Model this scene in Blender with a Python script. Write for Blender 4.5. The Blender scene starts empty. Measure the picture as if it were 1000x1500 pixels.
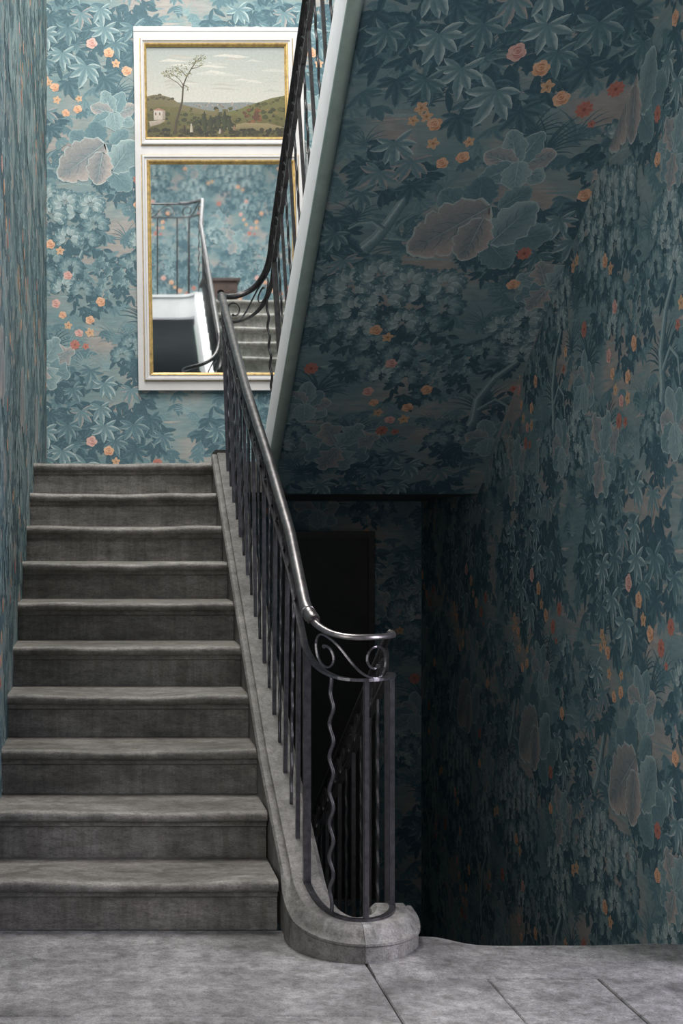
import bpy, math, random
import numpy as np
from mathutils import Vector

# ------------------------------------------------------------------ scene, camera, light
S = bpy.context.scene
C = S.collection
random.seed(7)
S.view_settings.view_transform = 'Standard'
S.view_settings.look = 'None'
S.view_settings.gamma = 1.0
S.view_settings.use_curve_mapping = False
S.view_settings.exposure = 0.0
S.cycles.use_denoising = True
S.cycles.max_bounces = 8
S.cycles.diffuse_bounces = 5

EYE = 1.292
F = 2126.0
cd = bpy.data.cameras.new('camera')
cam = bpy.data.objects.new('camera', cd)
C.objects.link(cam)
cam.location = (0, 0, EYE)
cam.rotation_euler = (math.pi / 2, 0, 0)
cd.sensor_fit = 'HORIZONTAL'
cd.sensor_width = 36
cd.lens = F / 1000 * 36
cd.shift_x = 0.348
cd.shift_y = 0.041
cd.clip_start = 0.05
S.camera = cam

w = bpy.data.worlds.new('world')
S.world = w
w.use_nodes = True
w.node_tree.nodes['Background'].inputs[0].default_value = (0.75, 0.85, 1.0, 1)
w.node_tree.nodes['Background'].inputs[1].default_value = 0.6


def area(name, loc, rot, sx, sy, power, col):
    l = bpy.data.lights.new(name, 'AREA')
    l.shape = 'RECTANGLE'
    l.size = sx
    l.size_y = sy
    l.energy = power
    l.color = col
    o = bpy.data.objects.new(name, l)
    C.objects.link(o)
    o.location = loc
    o.rotation_euler = rot
    return o


# daylight by skylight, rear and side windows; the other three are added fill lamps
area('skylight_daylight', (0.25, 6.25, 7.05), (0, 0, 0), 1.0, 2.9, 300, (1.0, 0.96, 0.90))
area('added_hall_fill', (1.4, 1.5, 7.05), (0, 0, 0), 2.4, 2.4, 225, (1.0, 0.98, 0.96))  # unseen overhead lamp, added to brighten the back and rear walls
area('added_stair_fill', (-0.36, 6.0, 5.5), (0, -math.pi / 2, 0), 1.7, 2.2, 75, (1.0, 0.985, 0.97))  # unseen lamp high on the left, added to light the white string
area('rear_window_daylight', (1.0, -1.63, 1.7), (math.pi / 2, 0, 0), 1.7, 2.1, 8, (0.93, 0.93, 1.0))
area('added_left_fill', (-0.37, 3.0, 1.7), (0, -math.pi / 2, 0), 2.1, 1.5, 32, (1.0, 0.955, 0.88))  # unseen lamp on the left, added to light the near right wall
area('side_window_daylight', (3.57, 3.52, 1.7), (0, math.pi / 2, 0), 2.1, 1.1, 125, (0.95, 0.90, 1.0))


# ------------------------------------------------------------------ helpers
def lin(c):
    return tuple(((v / 255) / 12.92 if v / 255 <= 0.04045 else ((v / 255 + 0.055) / 1.055) ** 2.4) for v in c)


def new_mat(name):
    m = bpy.data.materials.new(name)
    m.use_nodes = True
    return m, m.node_tree.nodes, m.node_tree.links, m.node_tree.nodes['Principled BSDF']


def ramp(nodes, stops):
    r = nodes.new('ShaderNodeValToRGB')
    e = r.color_ramp.elements
    while len(e) < len(stops):
        e.new(0.5)
    for i, (p, c) in enumerate(stops):
        e[i].position = p
        e[i].color = (*c, 1)
    return r


def tex_coord(nodes, links, scale=(1, 1, 1), kind='Object'):
    tc = nodes.new('ShaderNodeTexCoord')
    mp = nodes.new('ShaderNodeMapping')
    mp.inputs['Scale'].default_value = scale
    links.new(tc.outputs[kind], mp.inputs['Vector'])
    return mp.outputs['Vector']


def noise(nodes, links, vec, scale, detail=6, rough=0.6, dist=0.0):
    n = nodes.new('ShaderNodeTexNoise')
    n.inputs['Scale'].default_value = scale
    n.inputs['Detail'].default_value = detail
    n.inputs['Roughness'].default_value = rough
    n.inputs['Distortion'].default_value = dist
    links.new(vec, n.inputs['Vector'])
    return n.outputs['Fac']


def mixc(nodes, links, fac, a, b, mode='MIX'):
    m = nodes.new('ShaderNodeMix')
    m.data_type = 'RGBA'
    m.blend_type = mode
    for sock, v in ((m.inputs['Factor'], fac), (m.inputs[6], a), (m.inputs[7], b)):
        if hasattr(v, 'is_linked'):
            links.new(v, sock)
        elif isinstance(v, (int, float)):
            sock.default_value = v
        else:
            sock.default_value = (*v, 1)
    return m.outputs[2]


def bump(nodes, links, b, height, strength, distance):
    n = nodes.new('ShaderNodeBump')
    n.inputs['Strength'].default_value = strength
    n.inputs['Distance'].default_value = distance
    links.new(height, n.inputs['Height'])
    links.new(n.outputs['Normal'], b.inputs['Normal'])


def stone_mat(name, dark, mid, light, rough=0.62, pit=0.7, stretch=(1, 1, 1)):
    m, n, l, b = new_mat(name)
    v = tex_coord(n, l, stretch)
    big = noise(n, l, v, 3.2, 8, 0.62, 0.4)
    fine = noise(n, l, v, 60, 6, 0.7)
    mid_n = noise(n, l, v, 14, 6, 0.65, 0.3)
    r = ramp(n, [(0.30, dark), (0.50, mid), (0.72, light)])
    l.new(big, r.inputs[0])
    grit = noise(n, l, v, 170, 4, 0.75)
    r2 = ramp(n, [(0.35, (0.52, 0.52, 0.52)), (0.65, (1.18, 1.18, 1.18))])
    l.new(mid_n, r2.inputs[0])
    c = mixc(n, l, 0.8, r.outputs[0], r2.outputs[0], 'MULTIPLY')
    r5 = ramp(n, [(0.34, (0.50, 0.50, 0.50)), (0.52, (1.0, 1.0, 1.0)), (0.75, (1.25, 1.25, 1.25))])
    l.new(grit, r5.inputs[0])
    c = mixc(n, l, 0.8, c, r5.outputs[0], 'MULTIPLY')
    r6 = ramp(n, [(0.36, (0.55, 0.55, 0.56)), (0.50, (1.0, 1.0, 1.0))])
    l.new(fine, r6.inputs[0])
    c = mixc(n, l, 0.7, c, r6.outputs[0], 'MULTIPLY')
    r3 = ramp(n, [(0.66, (0, 0, 0)), (0.74, (1, 1, 1))])
    l.new(fine, r3.inputs[0])
    c = mixc(n, l, r3.outputs[0], c, tuple(min(1, x * 1.5) for x in light))
    vs = tex_coord(n, l, (9, 9, .8))
    st_ = noise(n, l, vs, 3.0, 6, 0.7, 0.6)
    r4 = ramp(n, [(0.36, (0.62, 0.60, 0.57)), (0.58, (1.08, 1.07, 1.08))])
    l.new(st_, r4.inputs[0])
    c = mixc(n, l, 0.75, c, r4.outputs[0], 'MULTIPLY')
    l.new(c, b.inputs['Base Color'])
    b.inputs['Roughness'].default_value = rough
    hb = n.new('ShaderNodeMath')
    hb.operation = 'ADD'
    l.new(mid_n, hb.inputs[0])
    l.new(fine, hb.inputs[1])
    bump(n, l, b, hb.outputs[0], pit, 0.006)
    return m


def plain_mat(name, col, rough=0.5, metal=0.0, var=0.12, scale=30, bumpiness=0.1):
    m, n, l, b = new_mat(name)
    v = tex_coord(n, l)
    f = noise(n, l, v, scale, 5, 0.6)
    r = ramp(n, [(0.3, tuple(x * (1 - var) for x in col)), (0.7, tuple(min(1, x * (1 + var)) for x in col))])
    l.new(f, r.inputs[0])
    l.new(r.outputs[0], b.inputs['Base Color'])
    b.inputs['Roughness'].default_value = rough
    b.inputs['Metallic'].default_value = metal
    if bumpiness:
        bump(n, l, b, f, bumpiness, 0.004)
    return m


M = {}
M['step'] = stone_mat('worn grey stone of the steps', (0.145, 0.136, 0.122), (0.24, 0.227, 0.21), (0.335, 0.32, 0.303), 0.5, 0.5, (0.6, 1.2, 1.6))
M['floor'] = stone_mat('pitted grey floor stone', (0.17, 0.167, 0.17), (0.34, 0.336, 0.342), (0.48, 0.475, 0.485), 0.62, 1.0)
M['string'] = stone_mat('grey kerb stone', (0.13, 0.126, 0.12), (0.19, 0.184, 0.177), (0.25, 0.243, 0.237), 0.55, 0.35)
M['newel'] = stone_mat('pale newel stone', (0.20, 0.196, 0.19), (0.29, 0.285, 0.28), (0.37, 0.365, 0.36), 0.55, 0.7)
M['upper_stone'] = stone_mat('pale upper step stone', (0.30, 0.285, 0.26), (0.40, 0.385, 0.355), (0.47, 0.455, 0.43), 0.5, 0.3)
M['iron'] = plain_mat('black wrought iron', (0.060, 0.057, 0.060), 0.36, 0.6, 0.35, 40, 0.25)
M['lit_iron'] = plain_mat('lit wrought iron', (0.11, 0.106, 0.118), 0.28, 0.8, 0.35, 40, 0.25)  # same black iron; stronger light on this railing put into a paler colour
M['rail'] = plain_mat('worn steel handrail', (0.23, 0.215, 0.22), 0.34, 0.9, 0.35, 22, 0.12)
M['white_plaster'] = plain_mat('white painted plaster', (0.68, 0.68, 0.695), 0.55, 0, 0.05, 12, 0.08)
M['green_paint'] = plain_mat('sage green painted moulding', (0.30, 0.37, 0.33), 0.4, 0, 0.12, 14, 0.1)
M['grey_plaster'] = plain_mat('grey plaster', (0.42, 0.43, 0.44), 0.7, 0, 0.1, 6, 0.08)
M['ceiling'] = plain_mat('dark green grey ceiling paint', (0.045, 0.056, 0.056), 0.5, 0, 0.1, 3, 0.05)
M['plain_white'] = plain_mat('white ceiling paint', (0.75, 0.75, 0.74), 0.8, 0, 0.03, 3, 0)
M['frame_white'] = plain_mat('chipped white paint', (0.64, 0.615, 0.615), 0.45, 0, 0.05, 9, 0.06)
M['gilt'] = plain_mat('worn gilding', (0.55, 0.37, 0.14), 0.45, 0.35, 0.35, 35, 0.2)
M['dark_wood'] = plain_mat('dark brown wood', (0.075, 0.045, 0.038), 0.5, 0, 0.35, 18, 0.1)
M['dark_frame'] = plain_mat('blackened olive frame', (0.040, 0.038, 0.026), 0.45, 0, 0.3, 20, 0.1)
M['dark_canvas'] = plain_mat('darkened canvas', (0.024, 0.024, 0.016), 0.5, 0, 0.3, 9, 0.05)

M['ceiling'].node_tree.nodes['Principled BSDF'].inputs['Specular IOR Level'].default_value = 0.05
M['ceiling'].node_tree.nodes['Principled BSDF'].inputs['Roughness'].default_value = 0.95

m, n, l, b = new_mat('old mirror glass')
b.inputs['Base Color'].default_value = (0.93, 0.95, 0.95, 1)
b.inputs['Metallic'].default_value = 1
v_ = tex_coord(n, l)
f_ = noise(n, l, v_, 3, 3, 0.5)
r_ = ramp(n, [(0.3, (0.015,) * 3), (0.8, (0.03,) * 3)])
l.new(f_, r_.inputs[0])
l.new(r_.outputs[0], b.inputs['Roughness'])
M['mirror'] = m

m, n, l, b = new_mat('window glass')
n.remove(b)
tr = n.new('ShaderNodeBsdfTransparent')
gl = n.new('ShaderNodeBsdfGlossy')
gl.inputs['Roughness'].default_value = 0.05
mx = n.new('ShaderNodeMixShader')
mx.inputs[0].default_value = 0.06
l.new(tr.outputs[0], mx.inputs[1])
l.new(gl.outputs[0], mx.inputs[2])
l.new(mx.outputs[0], n['Material Output'].inputs[0])
M['glass'] = m

# wallpaper ground: brushed bands of teal grey and pinkish grey
m, n, l, b = new_mat('wallpaper ground')
v_ = tex_coord(n, l, (1, 1, 1))
g1 = noise(n, l, v_, 2.6, 3, 0.5, 0.3)
v2_ = tex_coord(n, l, (3, 3, 16))
g2 = noise(n, l, v2_, 4, 5, 0.6, 0.5)
r_ = ramp(n, [(0.40, lin((120, 145, 149))), (0.50, lin((138, 154, 154))), (0.60, lin((164, 159, 155)))])
l.new(g1, r_.inputs[0])
r2_ = ramp(n, [(0.35, (0.86, 0.86, 0.87)), (0.68, (1.12, 1.12, 1.12))])
l.new(g2, r2_.inputs[0])
l.new(mixc(n, l, 0.9, r_.outputs[0], r2_.outputs[0], 'MULTIPLY'), b.inputs['Base Color'])
b.inputs['Roughness'].default_value = 0.75
M['paper'] = m


def colour_attr_mat(name, rough, grain=0.14):
    m, n, l, b = new_mat(name)
    a = n.new('ShaderNodeVertexColor')
    a.layer_name = 'print'
    v = tex_coord(n, l)
    f = noise(n, l, v, 70, 5, 0.65)
    r = ramp(n, [(0.3, (1 - grain,) * 3), (0.7, (1 + grain,) * 3)])
    l.new(f, r.inputs[0])
    l.new(mixc(n, l, 1.0, a.outputs[0], r.outputs[0], 'MULTIPLY'), b.inputs['Base Color'])
    b.inputs['Roughness'].default_value = rough
    return m


M['print'] = colour_attr_mat('wallpaper print', 0.7)
M['oil'] = colour_attr_mat('oil painting', 0.55, 0.10)


def empty(name, loc=(0, 0, 0), label=None, cat=None, group=None, kind=None):
    o = bpy.data.objects.new(name, None)
    C.objects.link(o)
    o.location = loc
    o.empty_display_size = 0.1
    tag(o, label, cat, group, kind)
    return o


def tag(o, label=None, cat=None, group=None, kind=None):
    if label:
        o['label'] = label
    if cat:
        o['category'] = cat
    if group:
        o['group'] = group
    if kind:
        o['kind'] = kind
    return o


def link_mesh(name, me, mat, parent=None):
    o = bpy.data.objects.new(name, me)
    C.objects.link(o)
    if mat is not None and not me.materials:
        me.materials.append(mat)
    if parent is not None:
        o.parent = parent
        p = parent
        off = Vector((0, 0, 0))
        while p is not None:
            off += p.location
            p = p.parent
        o.location = -off          # geometry is given in world coordinates
    return o


def mesh(name, verts, faces, mat, parent=None, smooth=False):
    me = bpy.data.meshes.new(name)
    me.from_pydata([tuple(v) for v in verts], [], [tuple(f) for f in faces])
    if smooth:
        me.polygons.foreach_set('use_smooth', [True] * len(me.polygons))
    me.update()
    return link_mesh(name, me, mat, parent)


BOXF = [(0, 3, 2, 1), (4, 5, 6, 7), (0, 1, 5, 4), (1, 2, 6, 5), (2, 3, 7, 6), (3, 0, 4, 7)]


def boxv(x0, x1, y0, y1, z0, z1):
    return [(x0, y0, z0), (x1, y0, z0), (x1, y1, z0), (x0, y1, z0), (x0, y0, z1), (x1, y0, z1), (x1, y1, z1), (x0, y1, z1)]


def box(name, x0, x1, y0, y1, z0, z1, mat, parent=None):
    return mesh(name, boxv(x0, x1, y0, y1, z0, z1), BOXF, mat, parent)


def boxes(name, bl, mat, parent=None):
    V, Fc = [], []
    for b_ in bl:
        k = len(V)
        V += boxv(*b_)
        Fc += [tuple(i + k for i in f) for f in BOXF]
    return mesh(name, V, Fc, mat, parent)


def bevel_box(name, x0, x1, y0, y1, z0, z1, e, mat, parent=None):
    """box whose top edges are eased by e"""
    V = [(x0, y0, z0), (x1, y0, z0), (x1, y1, z0), (x0, y1, z0)]
    V += [(x0, y0, z1 - e), (x1, y0, z1 - e), (x1, y1, z1 - e), (x0, y1, z1 - e)]
    V += [(x0 + e, y0 + e, z1), (x1 - e, y0 + e, z1), (x1 - e, y1 - e, z1), (x0 + e, y1 - e, z1)]
    Fc = [(3, 2, 1, 0), (8, 9, 10, 11)]
    for a in range(4):
        q = (a + 1) % 4
        Fc += [(a, q, q + 4, a + 4), (a + 4, q + 4, q + 8, a + 8)]
    return mesh(name, V, Fc, mat, parent)


def prism(name, poly, z0, z1, mat, parent=None):
    k = len(poly)
    V = [(x, y, z0) for x, y in poly] + [(x, y, z1) for x, y in poly]
    Fc = [tuple(range(k))[::-1], tuple(range(k, 2 * k))] + [(i, (i + 1) % k, k + (i + 1) % k, k + i) for i in range(k)]
    return mesh(name, V, Fc, mat, parent)


def sweep(name, path, sec, mat, parent=None, upright=False, smooth=True, closed=True, caps=True, ref=None, lo=0, hi=None):
    """sweep section (lateral a to the right of travel, up b) along the points of path; sec may be a function of i"""
    P = [Vector(p) for p in path]
    N = len(P)
    V, Fc = [], []
    hi = N if hi is None else hi
    for i, p in enumerate(P):
        if not lo <= i < hi:
            continue
        t = (P[min(i + 1, N - 1)] - P[max(i - 1, 0)])
        if ref is None:
            h = Vector((t.x, t.y, 0))
            if h.length < 1e-6:
                h = Vector((0, 1, 0))
            h.normalize()
            lat = Vector((h.y, -h.x, 0))
        else:
            lat = ref(t.normalized())
        up = Vector((0, 0, 1)) if upright else lat.cross(t).normalized()
        s = sec(i) if callable(sec) else sec
        m_ = len(s)
        for a, b_ in s:
            V.append(p + lat * a + up * b_)
    N = hi - lo
    for i in range(N - 1):
        for j in range(m_ if closed else m_ - 1):
            q = (j + 1) % m_
            Fc.append((i * m_ + j, i * m_ + q, (i + 1) * m_ + q, (i + 1) * m_ + j))
    if caps and closed:
        Fc.append(tuple(range(m_)))
        Fc.append(tuple((N - 1) * m_ + j for j in range(m_))[::-1])
    return mesh(name, V, Fc, mat, parent, smooth)


def circ(r, k=8, sx=1, sy=1, a0=0.0):
    return [(r * sx * math.cos(a0 + 2 * math.pi * i / k), r * sy * math.sin(a0 + 2 * math.pi * i / k)) for i in range(k)]


def shade_auto(o, ang=35):
    me = o.data
    me.polygons.foreach_set('use_smooth', [True] * len(me.polygons))
    me.set_sharp_from_angle(angle=math.radians(ang))


# ------------------------------------------------------------------ printed pattern (flat triangles with a colour attribute)
class Tile:
    def __init__(self):
        self.t, self.c, self.lv = [], [], []
        self.gid = 0

    def tri(self, a, b, c, ca, cb, cc):
        self.t.append((a, b, c))
        self.c.append((ca, cb, cc))
        self.lv.append(self.gid)

    def nxt(self):
        self.gid += 1

    def levels(self, w_, h_, cell=.006):
        """stack the strokes as thinly as their overlaps allow: one layer above whatever lies below"""
        nu, nv = max(1, int(round(w_ / cell))), max(1, int(round(h_ / cell)))
        top = np.zeros((nu, nv), dtype=np.int32)
        t = np.array(self.t)
        gid = np.array(self.lv)
        lo = np.floor(t.min(1) / (w_ / nu, h_ / nv)).astype(int)
        hi = np.floor(t.max(1) / (w_ / nu, h_ / nv)).astype(int)
        out = np.zeros(len(t))
        b0 = np.flatnonzero(np.r_[True, np.diff(gid) != 0])
        b1 = np.r_[b0[1:], len(t)]
        for a, b_ in zip(b0, b1):
            cells = [np.ix_(np.arange(lo[i, 0], hi[i, 0] + 1) % nu, np.arange(lo[i, 1], hi[i, 1] + 1) % nv) for i in range(a, b_)]
            lv = max(top[c].max() for c in cells) + 1
            for c in cells:
                top[c] = lv
            out[a:b_] = lv
        return out

    def leaflet(self, x, y, ang, L, W, cl, cr, rib, bend=0.0, rim=None):
        self.nxt()
        ts = (0, .28, .58, .84, 1)
        ws = (0.05, .80, 1.0, .58, 0)
        mid, lf, rt = [], [], []
        for t, ww in zip(ts, ws):
            a = ang + bend * t
            dx, dy = math.cos(a), math.sin(a)
            px, py = x + dx * L * t, y + dy * L * t
            mid.append((px, py))
            lf.append((px - dy * W * ww, py + dx * W * ww))
            rt.append((px + dy * W * ww, py - dx * W * ww))
        for side, col in ((lf, cl), (rt, cr)):
            for i in range(4):
                self.tri(mid[i], mid[i + 1], side[i + 1], rib, rib, col)
                if i:
                    self.tri(mid[i], side[i + 1], side[i], rib, col, col)
        if rim:
            self.nxt()
            for i in range(4):
                p0, p1 = lf[i], lf[i + 1]
                q0 = (p0[0] + (mid[i][0] - p0[0]) * .22, p0[1] + (mid[i][1] - p0[1]) * .22)
                q1 = (p1[0] + (mid[i + 1][0] - p1[0]) * .22, p1[1] + (mid[i + 1][1] - p1[1]) * .22)
                self.tri(p0, p1, q1, rim, rim, rim)
                self.tri(p0, q1, q0, rim, rim, rim)

    def blob(self, pts, cen, c_edge, c_mid):
        k = len(pts)
        self.nxt()
        for i in range(k):
            self.tri(cen, pts[i], pts[(i + 1) % k], c_mid, c_edge, c_edge)

    def stroke(self, pts, ws, c0, c1):
        L, R = [], []
        self.nxt()
        k = len(pts)
        for i, (x, y) in enumerate(pts):
            x0, y0 = pts[max(i - 1, 0)]
            x1, y1 = pts[min(i + 1, k - 1)]
            d = math.hypot(x1 - x0, y1 - y0) or 1
            nx, ny = -(y1 - y0) / d, (x1 - x0) / d
            L.append((x + nx * ws[i], y + ny * ws[i]))
            R.append((x - nx * ws[i], y - ny * ws[i]))
        for i in range(k - 1):
            self.tri(L[i], L[i + 1], R[i + 1], c0, c0, c1)
            self.tri(L[i], R[i + 1], R[i], c0, c1, c1)


def mixt(a, b, t):
    return tuple(x + (y - x) * t for x, y in zip(a, b))


D1, D2, M1, M2 = lin((70, 99, 110)), lin((87, 117, 127)), lin((104, 134, 142)), lin((124, 151, 156))
L1, L2, PK = lin((150, 171, 172)), lin((186, 200, 199)), lin((180, 168, 163))
BG = lin((134, 153, 153))
OR, ORD, ORL = lin((214, 156, 122)), lin((172, 104, 82)), lin((232, 190, 160))
RS, RSD, RSL = lin((206, 152, 142)), lin((170, 100, 96)), lin((226, 186, 176))
YE, YED = lin((222, 188, 158)), lin((188, 134, 92))
RD, RDD = lin((200, 138, 124)), lin((158, 88, 78))

rnd = random.Random(11)
T = Tile()
TW, TH = 1.30, 2.55


def tp(x, y):
    return ((x - 440) * TW / 450.0, -y * TH / 725.0)


def palmate(x, y, size, ang, tone, n_=7, spread=3.6):
    """hanging hand-shaped leaf; tone 0 dark .. 3 light"""
    T.nxt()
    cl, cr, rib = [(D2, D1, D1), (M1, D2, D1), (L1, M1, D2), (L2, M2, M1), (PK, M2, M1)][tone]
    for k in range(n_):
        f = k / (n_ - 1) - .5
        a = ang + f * spread
        L = size * (1 - .42 * abs(f) * 2 * .8) * rnd.uniform(.88, 1.08)
        T.leaflet(x, y, a, L, L * .17, cl, cr, rib, rnd.uniform(-.25, .25) + f * .3, L2 if tone == 3 else (L1 if tone == 2 else None))


def mass(x, y, rx, ry, count, tone, size):
    """loose dark leaves behind a cluster"""
    for k in range(count):
        a = rnd.uniform(0, 6.283)
        r = math.sqrt(rnd.random())
        px, py = x + rx * r * math.cos(a), y + ry * r * math.sin(a)
        T.nxt()
        t0 = tone if rnd.random() < .6 else max(0, tone - 1)
        cl, cr, rib = [(D1, mixt(D1, D2, .3), D1), (D2, D1, D1), (M1, D2, D1)][t0]
        for q in range(3):
            T.leaflet(px, py, -math.pi / 2 + rnd.uniform(-1.5, 1.5), size * rnd.uniform(.7, 1.2), size * .17, cl, cr, rib, rnd.uniform(-.3, .3))


def rose(x, y, r, cols):
    lt, md, dk = cols
    T.nxt()
    a0 = rnd.uniform(0, 6)
    for k in range(5):
        a = a0 + k * 1.257 + rnd.uniform(-.2, .2)
        cx, cy = x + math.cos(a) * r * .5, y + math.sin(a) * r * .5
        q_ = rnd.uniform(.46, .60) * r
        T.blob([(cx + math.cos(q * .785) * q_, cy + math.sin(q * .785) * q_ * .92) for q in range(8)], (x, y), mixt(lt, md, rnd.random() * .6), md)
    ox, oy = rnd.uniform(-.12, .12) * r, rnd.uniform(.0, .15) * r
    T.blob([(x + ox + math.cos(q * .628) * r * .58, y + oy + math.sin(q * .628) * r * .54) for q in range(10)], (x + ox, y + oy), lt, md)
    for rr, sp0, ln in ((.60, 3.4, 2.4), (.44, .6, 2.6), (.30, 3.9, 2.8), (.80, 4.3, 1.3)):
        arc = [(x + ox + math.cos(sp0 + a0 * .1 + ln * q / 5) * r * rr, y + oy + math.sin(sp0 + a0 * .1 + ln * q / 5) * r * rr * .92) for q in range(6)]
        T.stroke(arc, [r * .01, r * .05, r * .07, r * .07, r * .05, r * .01], dk, md)
    T.blob([(x + ox + math.cos(q * 1.047) * r * .15, y + oy + math.sin(q * 1.047) * r * .13) for q in range(6)], (x + ox, y + oy), md, dk)


def daisy(x, y, r, pet, cen, n_=6):
    T.nxt()
    a0 = rnd.uniform(0, 6)
    for k in range(n_):
        T.leaflet(x, y, a0 + k * 6.283 / n_, r, r * .34, pet, mixt(pet, cen, .25), mixt(pet, cen, .5))
    T.nxt()
    T.blob([(x + math.cos(q * 1.047) * r * .22, y + math.sin(q * 1.047) * r * .22) for q in range(6)], (x, y), cen, mixt(cen, D1, .5))


def tuft(x, y, R, a0, a1, n_, c0, c1, curl=1.0):
    T.nxt()
    for k in range(n_):
        f = k / max(1, n_ - 1)
        a = a0 + (a1 - a0) * f
        pts, ws = [], []
        px, py = x + (f - .5) * R * .35, y
        L = R * rnd.uniform(.75, 1.1)
        for q in range(6):
            aa = a + curl * (q / 5) ** 1.4 * (1 if math.cos(a) < 0 else -1)
            pts.append((px, py))
            ws.append(R * .022 * (1 - (q / 5) ** 2) + .0006)
            px += math.cos(aa) * L / 5
            py += math.sin(aa) * L / 5
        T.stroke(pts, ws, c0, c1)


def bigleaf(x, y, ang, L, W, lobes, fill, rim, dark, seed=0, point=0.0):
    """broad leaf with a scalloped or lobed edge, light rim and veins"""
    rr = random.Random(seed)
    T.nxt()
    out, inn = [], []
    K = 56
    ca, sa = math.cos(ang), math.sin(ang)
    for i in range(K + 1):
        t = i / K
        u = t * 2 if t < .5 else 2 - t * 2
        side = 1 if t < .5 else -1
        ww = W * (math.sin(math.pi * min(1, u * .92 + .06)) ** .7)
        ww *= 1 + (.24 * abs(math.sin(u * lobes * 4.2 + seed + side)) - .12 + .05 * math.sin(u * lobes * 19 + seed * 2) if not point else point * (abs(((u * lobes) % 1) - .5) * 2 - .5))
        if i in (0, K):
            ww = 0
        if u > .97:
            ww *= .2
        for lst, s in ((out, 1.0), (inn, .92)):
            lx, ly = L * (u * s + (.04 if s < 1 else 0)), side * ww * s
            lst.append((x + ca * lx - sa * ly, y + sa * lx + ca * ly))
    mids = []
    for i in range(K + 1):
        t = i / K
        u = t * 2 if t < .5 else 2 - t * 2
        mids.append((x + ca * L * u * .95, y + sa * L * u * .95))
    for i in range(K):
        f = i / K
        fc = mixt(fill, dark, .0 if f < .5 else .35)
        dm = mixt(dark, fill, .35)
        T.tri(mids[i], mids[i + 1], inn[i + 1], dm, dm, fc)
        T.tri(mids[i], inn[i + 1], inn[i], dm, fc, fc)
        T.tri(inn[i], inn[i + 1], out[i + 1], fc, fc, rim)
        T.tri(inn[i], out[i + 1], out[i], fc, rim, rim)
    T.nxt()
    for k in range(4):
        u = .18 + k * .19
        for s in (1, -1):
            bx, by = x + ca * L * u, y + sa * L * u
            a = ang + s * .8
            q = W * .72 * math.sin(math.pi * min(.95, u + .1)) ** .6
            T.stroke([(bx, by), (bx + math.cos(a) * q * .6, by + math.sin(a) * q * .6), (bx + math.cos(a - s * .2) * q * 1.1, by + math.sin(a - s * .2) * q * 1.1)],
                     [.0032, .0024, .0008], mixt(dark, D2, .5), mixt(fill, dark, .6))
    T.stroke([(x, y), (x + ca * L * .5, y + sa * L * .5), (x + ca * L * .95, y + sa * L * .95)], [.004, .003, .001], mixt(rim, fill, .3), dark)


def hosta(x, y, s, n_=6, seed=1):
    rr = random.Random(seed)
    for k in range(n_):
        a = math.pi * (.02 + .96 * k / (n_ - 1)) + math.pi * (0 if k % 2 else 1) * .0
        a = -.5 + k * (math.pi + 1.0) / (n_ - 1)
        bigleaf(x, y, a, s * rr.uniform(.75, 1.05), s * .30, 2, (L1, PK, M2)[k % 3], L2, M1, seed + k)
    bigleaf(x, y + s * .1, -math.pi / 2 + .15, s * .8, s * .36, 2, L1, L2, M2, seed + 20)


def maple(x, y, s, seed=3):
    for k, a in enumerate((2.75, .45, 2.1, 1.1, 3.6, -.45, -1.2, 4.3)):
        bigleaf(x, y, a, s * (1.0, 1.0, .95, .9, .85, .85, .8, .8)[k], s * .30, 3, (L1, PK, PK, L1, M2, M2, L1, PK)[k], L2, M1, seed + k, .7)


def scallop(x, y, s, tone):
    """a bush head of small rounded leaves, darker below"""
    for row in range(4):
        rr_ = s * (1 - row * .23)
        cl, cr = [(D2, D1), (M1, D2), (M2, M1), (L1, M2)][min(3, row)] if tone == 0 else [(M1, D2), (M2, M1), (L1, M2), (L2, L1)][min(3, row)]
        cnt = 13 - row * 2
        T.nxt()
        for k in range(cnt):
            a = -.6 + (math.pi + 1.2) * k / (cnt - 1) + rnd.uniform(-.1, .1)
            bx, by = x + math.cos(a) * rr_ * .5, y + math.sin(a) * rr_ * .38
            T.leaflet(bx, by, a, s * .44, s * .14, cl, cr, mixt(cl, D1, .35), rnd.uniform(-.3, .3))
            if tone and row > 0 and rnd.random() < .5:
                ex, ey = bx + math.cos(a) * s * .34, by + math.sin(a) * s * .34
                T.stroke([(ex - math.sin(a) * s * .09, ey + math.cos(a) * s * .09), (ex + math.cos(a) * s * .06, ey + math.sin(a) * s * .06), (ex + math.sin(a) * s * .05, ey - math.cos(a) * s * .05)],
                         [s * .004, s * .022, s * .006], L2, mixt(L2, L1, .5))


def ivy(x, y, s, tone):
    T.nxt()
    cl, cr = ((M1, D2), (L1, M1), (PK, M2))[tone]
    pts = []
    a0 = -math.pi / 2 + rnd.uniform(-.5, .5)
    for q in range(10):
        a = a0 + q * .628
        r = s * (1.0 if q % 2 == 0 else .58) * (1.15 if q == 0 else 1)
        pts.append((x + math.cos(a) * r, y + math.sin(a) * r))
    for q in range(10):
        c = cl if q < 5 else cr
        T.tri((x, y), pts[q], pts[(q + 1) % 10], mixt(cr, D1, .2), c, c)


def trunk(pts, w0, w1):
    T.nxt()
    k = len(pts)
    ws = [w0 + (w1 - w0) * i / (k - 1) for i in range(k)]
    T.stroke(pts, ws, L1, D2)
    T.nxt()
    T.stroke([(p[0] - ws[i] * .3, p[1]) for i, p in enumerate(pts)], [q * .28 for q in ws], L2, M2)


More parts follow.
